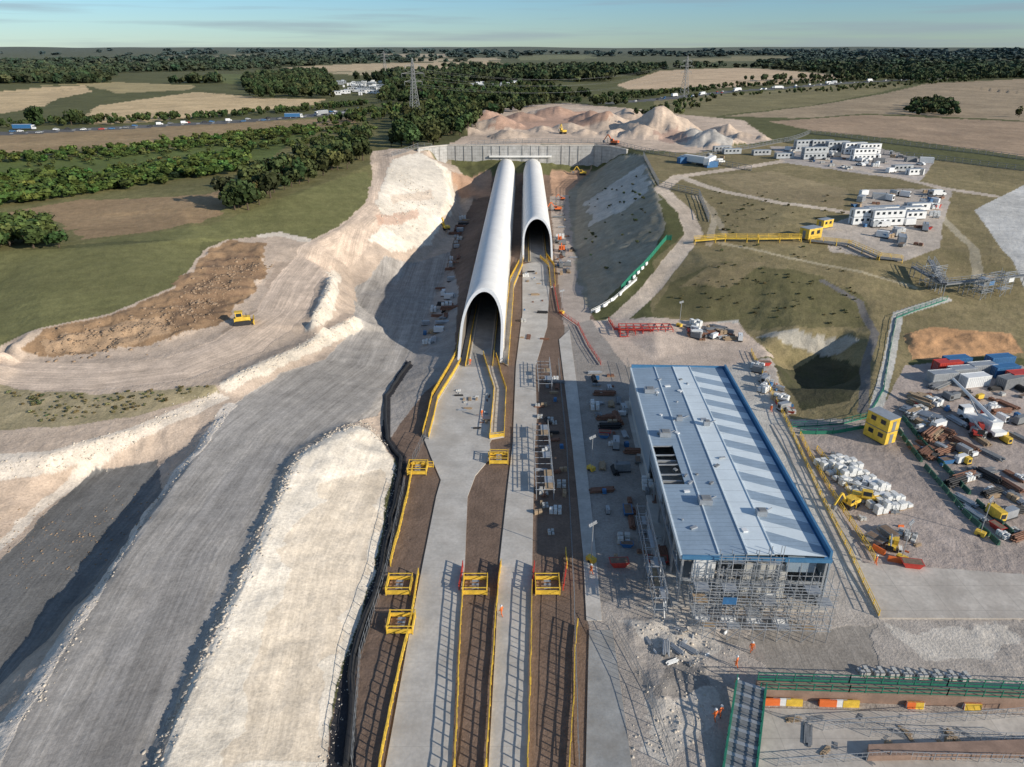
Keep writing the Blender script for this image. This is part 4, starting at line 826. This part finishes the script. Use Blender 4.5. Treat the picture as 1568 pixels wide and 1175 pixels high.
for i,(x,y,h) in enumerate([(58,192,16),(110,192,13),(125,190,12),(50,188,12),(170,192,8),(470,262,12),(500,250,13),(525,243,12),(548,238,13),(360,322,10),(380,322,11),(640,215,14),(665,205,15),(690,200,17),(615,225,12),(705,190,15),(1560,180,9)]):
    g=G(x,y); forest('oak_tree',[tuple(g)],[h],[h*.55],crowns,(.065,.088,.028))
belt('tree_belt',[(345,328),(352,302),(430,262),(500,228),(560,212),(566,250),(480,276),(400,320)],95,(7,12),crowns,base=(.06,.082,.028))
belt('tree_belt',[(-160,392),(-160,350),(0,342),(88,350),(95,384)],70,(5,8),crowns,.65,base=(.08,.12,.035))
belt('tree_belt',[(598,228),(605,190),(665,162),(722,165),(732,195),(700,222),(640,232)],100,(9,15),crowns,base=(.06,.082,.028))
belt('tree_belt',[(480,190),(600,165),(640,165),(620,182),(540,195)],70,(6,9),low,base=(.08,.115,.035))
belt('tree_belt',[(1385,175),(1400,160),(1430,156),(1470,168),(1478,180),(1430,180)],60,(6,11),low,.6,base=(.055,.075,.028),trunk=False)
belt('scrub_bushes',[(-300,310),(0,272),(200,264),(380,234),(388,262),(200,290),(0,318),(-300,350)],620,(3,6),low,.75,base=(.09,.135,.032),trunk=False)
belt('scrub_bushes',[(-300,262),(0,240),(200,226),(450,196),(500,202),(400,216),(200,242),(0,252)],380,(2,5),low,.75,base=(.095,.14,.034),trunk=False)
belt('scrub_bushes',[(250,215),(520,190),(580,200),(560,212),(420,232),(300,225)],220,(2,4.5),low,.7,base=(.09,.12,.034),trunk=False)
belt('scrub_bushes',[(0,248),(200,234),(400,218),(380,234),(200,262),(0,270)],90,(1.5,3),low,.8,base=(.12,.15,.05),trunk=False)
belt('scrub_bushes',[(900,300),(980,270),(1005,320),(990,390),(920,430),(895,380)],45,(.5,1.4),low,.8,base=(.11,.125,.05),trunk=False)
belt('scrub_bushes',[(1010,460),(1100,400),(1320,440),(1320,500),(1150,500)],70,(.3,.7),low,1.,base=(.13,.13,.055),trunk=False)
belt('scrub_bushes',[(1080,290),(1300,300),(1300,420),(1100,390)],60,(.3,1.),low,1.,base=(.12,.125,.05),trunk=False)
belt('scrub_bushes',[(0,600),(140,606),(330,590),(200,632),(60,648)],130,(.2,.7),low,1.,base=(.2,.18,.08),trunk=False)
belt('hedgerow',[(-400,202),(0,190),(330,178),(560,158),(565,163),(330,184),(0,197),(-400,210)],420,(4,7),low,.5,base=(.07,.1,.032),trunk=False)
belt('hedgerow',[(900,150),(1100,132),(1300,122),(1300,126),(1110,137),(940,157)],260,(4,8),low,.5,base=(.07,.095,.035),trunk=False)
belt('hedgerow',[(960,166),(1060,150),(1300,132),(1500,122),(1500,125),(1100,150),(1010,170)],220,(3,7),low,.5,base=(.075,.1,.035),trunk=False)
belt('woodland',[(380,152),(372,124),(440,112),(500,112),(522,146),(510,152)],420,(11,16),low,base=(.055,.078,.028),hazed=True,trunk=False)
belt('woodland',[(585,160),(590,118),(720,112),(715,124),(715,140),(830,132),(905,150),(840,158),(720,164),(640,166)],700,(9,14),low,base=(.06,.085,.03),hazed=True,trunk=False)
belt('woodland',[(730,170),(850,157),(960,160),(960,164),(850,161),(740,172)],60,(7,12),low,base=(.06,.08,.03),trunk=False)
belt('woodland',[(1130,125),(1300,118),(1568,112),(1900,110),(1900,120),(1568,121),(1420,127)],600,(8,14),low,base=(.06,.082,.03),hazed=True,trunk=False)
fw=[(wp(pl)) for pl,_ in fields]
PX=rng.uniform(-350,1920,11000); PY=78.5+rng.power(1.1,11000)*50
p3=[]
for a_,b_ in zip(PX,PY):
    lim=150 if a_<380 else (128 if a_<940 else (118 if a_<1320 else 122))
    if b_>lim-2: continue
    g=G(a_,b_)
    if g.y<1000 and not a_<380: continue
    if fbm(np.array([g.x/500]),np.array([g.y/900]),3)[0]<-.14 : continue
    p3.append(tuple(g))
p3=np.array(p3); ok=np.ones(len(p3),bool)
for w_ in fw: ok&=~inpoly(p3[:,0],p3[:,1],w_)
p3=p3[ok]; dist=np.hypot(p3[:,0],p3[:,1]); hs=rng.uniform(9,16,len(p3))*(1+dist/10000); ws=np.maximum(6.5,dist*.0042)*rng.uniform(.8,1.6,len(p3))
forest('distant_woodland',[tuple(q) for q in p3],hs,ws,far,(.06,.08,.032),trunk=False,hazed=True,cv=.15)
# ---- people
def worker(px,py,rz,walk=.25,z=0):
    J=[(0,0,.95),(0,0,1.2),(0,0,1.42),(0,.01,1.53),(0,.02,1.66),(.1,0,.9),(.11,walk*.5,.5),(.11,walk*.3,.08),(.11,walk*.3+.14,.05),(-.1,0,.9),(-.11,-walk*.3,.5),(-.11,-walk*1.,.1),(-.11,-walk*1+.13,.05),(.2,0,1.4),(.27,-.05,1.13),(.27,.1,.9),(.27,.16,.82),(-.2,0,1.4),(-.27,.05,1.13),(-.26,.22,.95),(-.25,.3,.9)]
    E=[(0,1),(1,2),(2,3),(3,4),(0,5),(5,6),(6,7),(7,8),(0,9),(9,10),(10,11),(11,12),(2,13),(13,14),(14,15),(15,16),(2,17),(17,18),(18,19),(19,20)]
    R=[.15,.15,.15,.06,.1,.1,.075,.05,.045,.1,.075,.05,.045,.075,.055,.04,.035,.075,.055,.04,.035]
    me=bpy.data.meshes.new('w'); me.from_pydata(J,E,[]); o=link(bpy.data.objects.new('construction_worker',me)); o.modifiers.new('s','SKIN')
    for i,r in enumerate(R): me.skin_vertices[0].data[i].radius=(r,r*.8)
    me.skin_vertices[0].data[0].use_root=True; o.modifiers.new('u','SUBSURF').levels=1
    dg=bpy.context.evaluated_depsgraph_get(); m2=bpy.data.meshes.new_from_object(o.evaluated_get(dg)); o.modifiers.clear(); o.data=m2; m2.materials.clear()
    for k in ('oran','skin','whitem','dark'): m2.materials.append(M[k])
    for p in m2.polygons:
        c=p.center; p.material_index=1 if c.z>1.5 or (abs(c.x)>.2 and c.z<.9) else (3 if c.z<.12 else 0)
    h=MB(); h.cyl((0,.02,1.68),(0,.02,1.8),.13,'whitem',12,.07); h.cyl((0,.04,1.67),(0,.04,1.69),.16,'whitem',12); h.obj('safety_helmet',parent=o)
    g=G(px,py); o.location=(g.x,g.y,g.z+z); o.rotation_euler=(0,0,rz); o.scale=(1.1,1.1,1.1)
for x,y,r in [(1127,1022,1),(1127,1056,2),(1094,1104,.5),(1102,1098,4),(1150,1000,3),(905,880,2),(1340,866,1),(1180,632,2)]: worker(x,y,r)
for x,y,r in [(768,945,1),(720,560,0),(738,640,1)]: worker(x,y,r,z=.13)
# ---- light, sky, camera
EL=math.radians(21.5); toS=Vector((.86,-.51,0)).normalized()*math.cos(EL)+Vector((0,0,math.sin(EL)))
L=bpy.data.lights.new('sun','SUN'); L.energy=5; L.angle=math.radians(.5); L.color=(1,.91,.78); lo=link(bpy.data.objects.new('sun',L)); lo.rotation_euler=(-toS).to_track_quat('-Z','Y').to_euler()
W_=bpy.data.worlds.new('World'); SC.world=W_; W_.use_nodes=True; nt=W_.node_tree; bg=nt.nodes['Background']; s=nt.nodes.new('ShaderNodeTexSky'); s.sky_type='NISHITA'; s.sun_disc=False; s.sun_elevation=EL; s.sun_rotation=math.atan2(toS.x,toS.y); s.altitude=100; s.air_density=1; s.dust_density=.1; s.ozone_density=2.2
N=nt.nodes.new; K=nt.links.new
tint=N('ShaderNodeMix'); tint.data_type='RGBA'; tint.blend_type='MULTIPLY'; tint.inputs[0].default_value=1; K(s.outputs[0],tint.inputs[6])
tc=N('ShaderNodeTexCoord'); sep=N('ShaderNodeSeparateXYZ'); K(tc.outputs['Generated'],sep.inputs[0]); rp=N('ShaderNodeValToRGB'); mr=N('ShaderNodeMapRange'); K(sep.outputs[2],mr.inputs[0]); mr.inputs[1].default_value=0; mr.inputs[2].default_value=.3; K(mr.outputs[0],rp.inputs[0])
rp.color_ramp.elements[0].color=(.50,.68,.92,1); rp.color_ramp.elements[1].color=(1,1,1,1); e2=rp.color_ramp.elements.new(.2); e2.color=(.48,.70,.98,1); K(rp.outputs[0],tint.inputs[7])
mp=N('ShaderNodeMapping'); mp.inputs['Scale'].default_value=(3,3,70); K(tc.outputs['Generated'],mp.inputs[0]); cn=N('ShaderNodeTexNoise'); cn.inputs['Scale'].default_value=1.2; cn.inputs['Detail'].default_value=5; K(mp.outputs[0],cn.inputs['Vector'])
m1=N('ShaderNodeMapRange'); K(cn.outputs['Fac'],m1.inputs[0]); m1.inputs[1].default_value=.48; m1.inputs[2].default_value=.66; m1.inputs[4].default_value=.5
cm=N('ShaderNodeMix'); cm.data_type='RGBA'; K(m1.outputs[0],cm.inputs[0]); K(tint.outputs[2],cm.inputs[6]); cm.inputs[7].default_value=(2.5,3.0,3.6,1)
K(cm.outputs[2],bg.inputs[0]); bg.inputs[1].default_value=.12
c=bpy.data.cameras.new('camera'); c.sensor_width=36; c.lens=F/1568*36; c.clip_end=60000; c.clip_start=.5; co=link(bpy.data.objects.new('camera',c)); co.location=(0,0,CZ); co.rotation_euler=(math.pi/2-PIT,0,0); SC.camera=co
SC.view_settings.view_transform='Standard'; SC.view_settings.look='None'; SC.view_settings.exposure=0
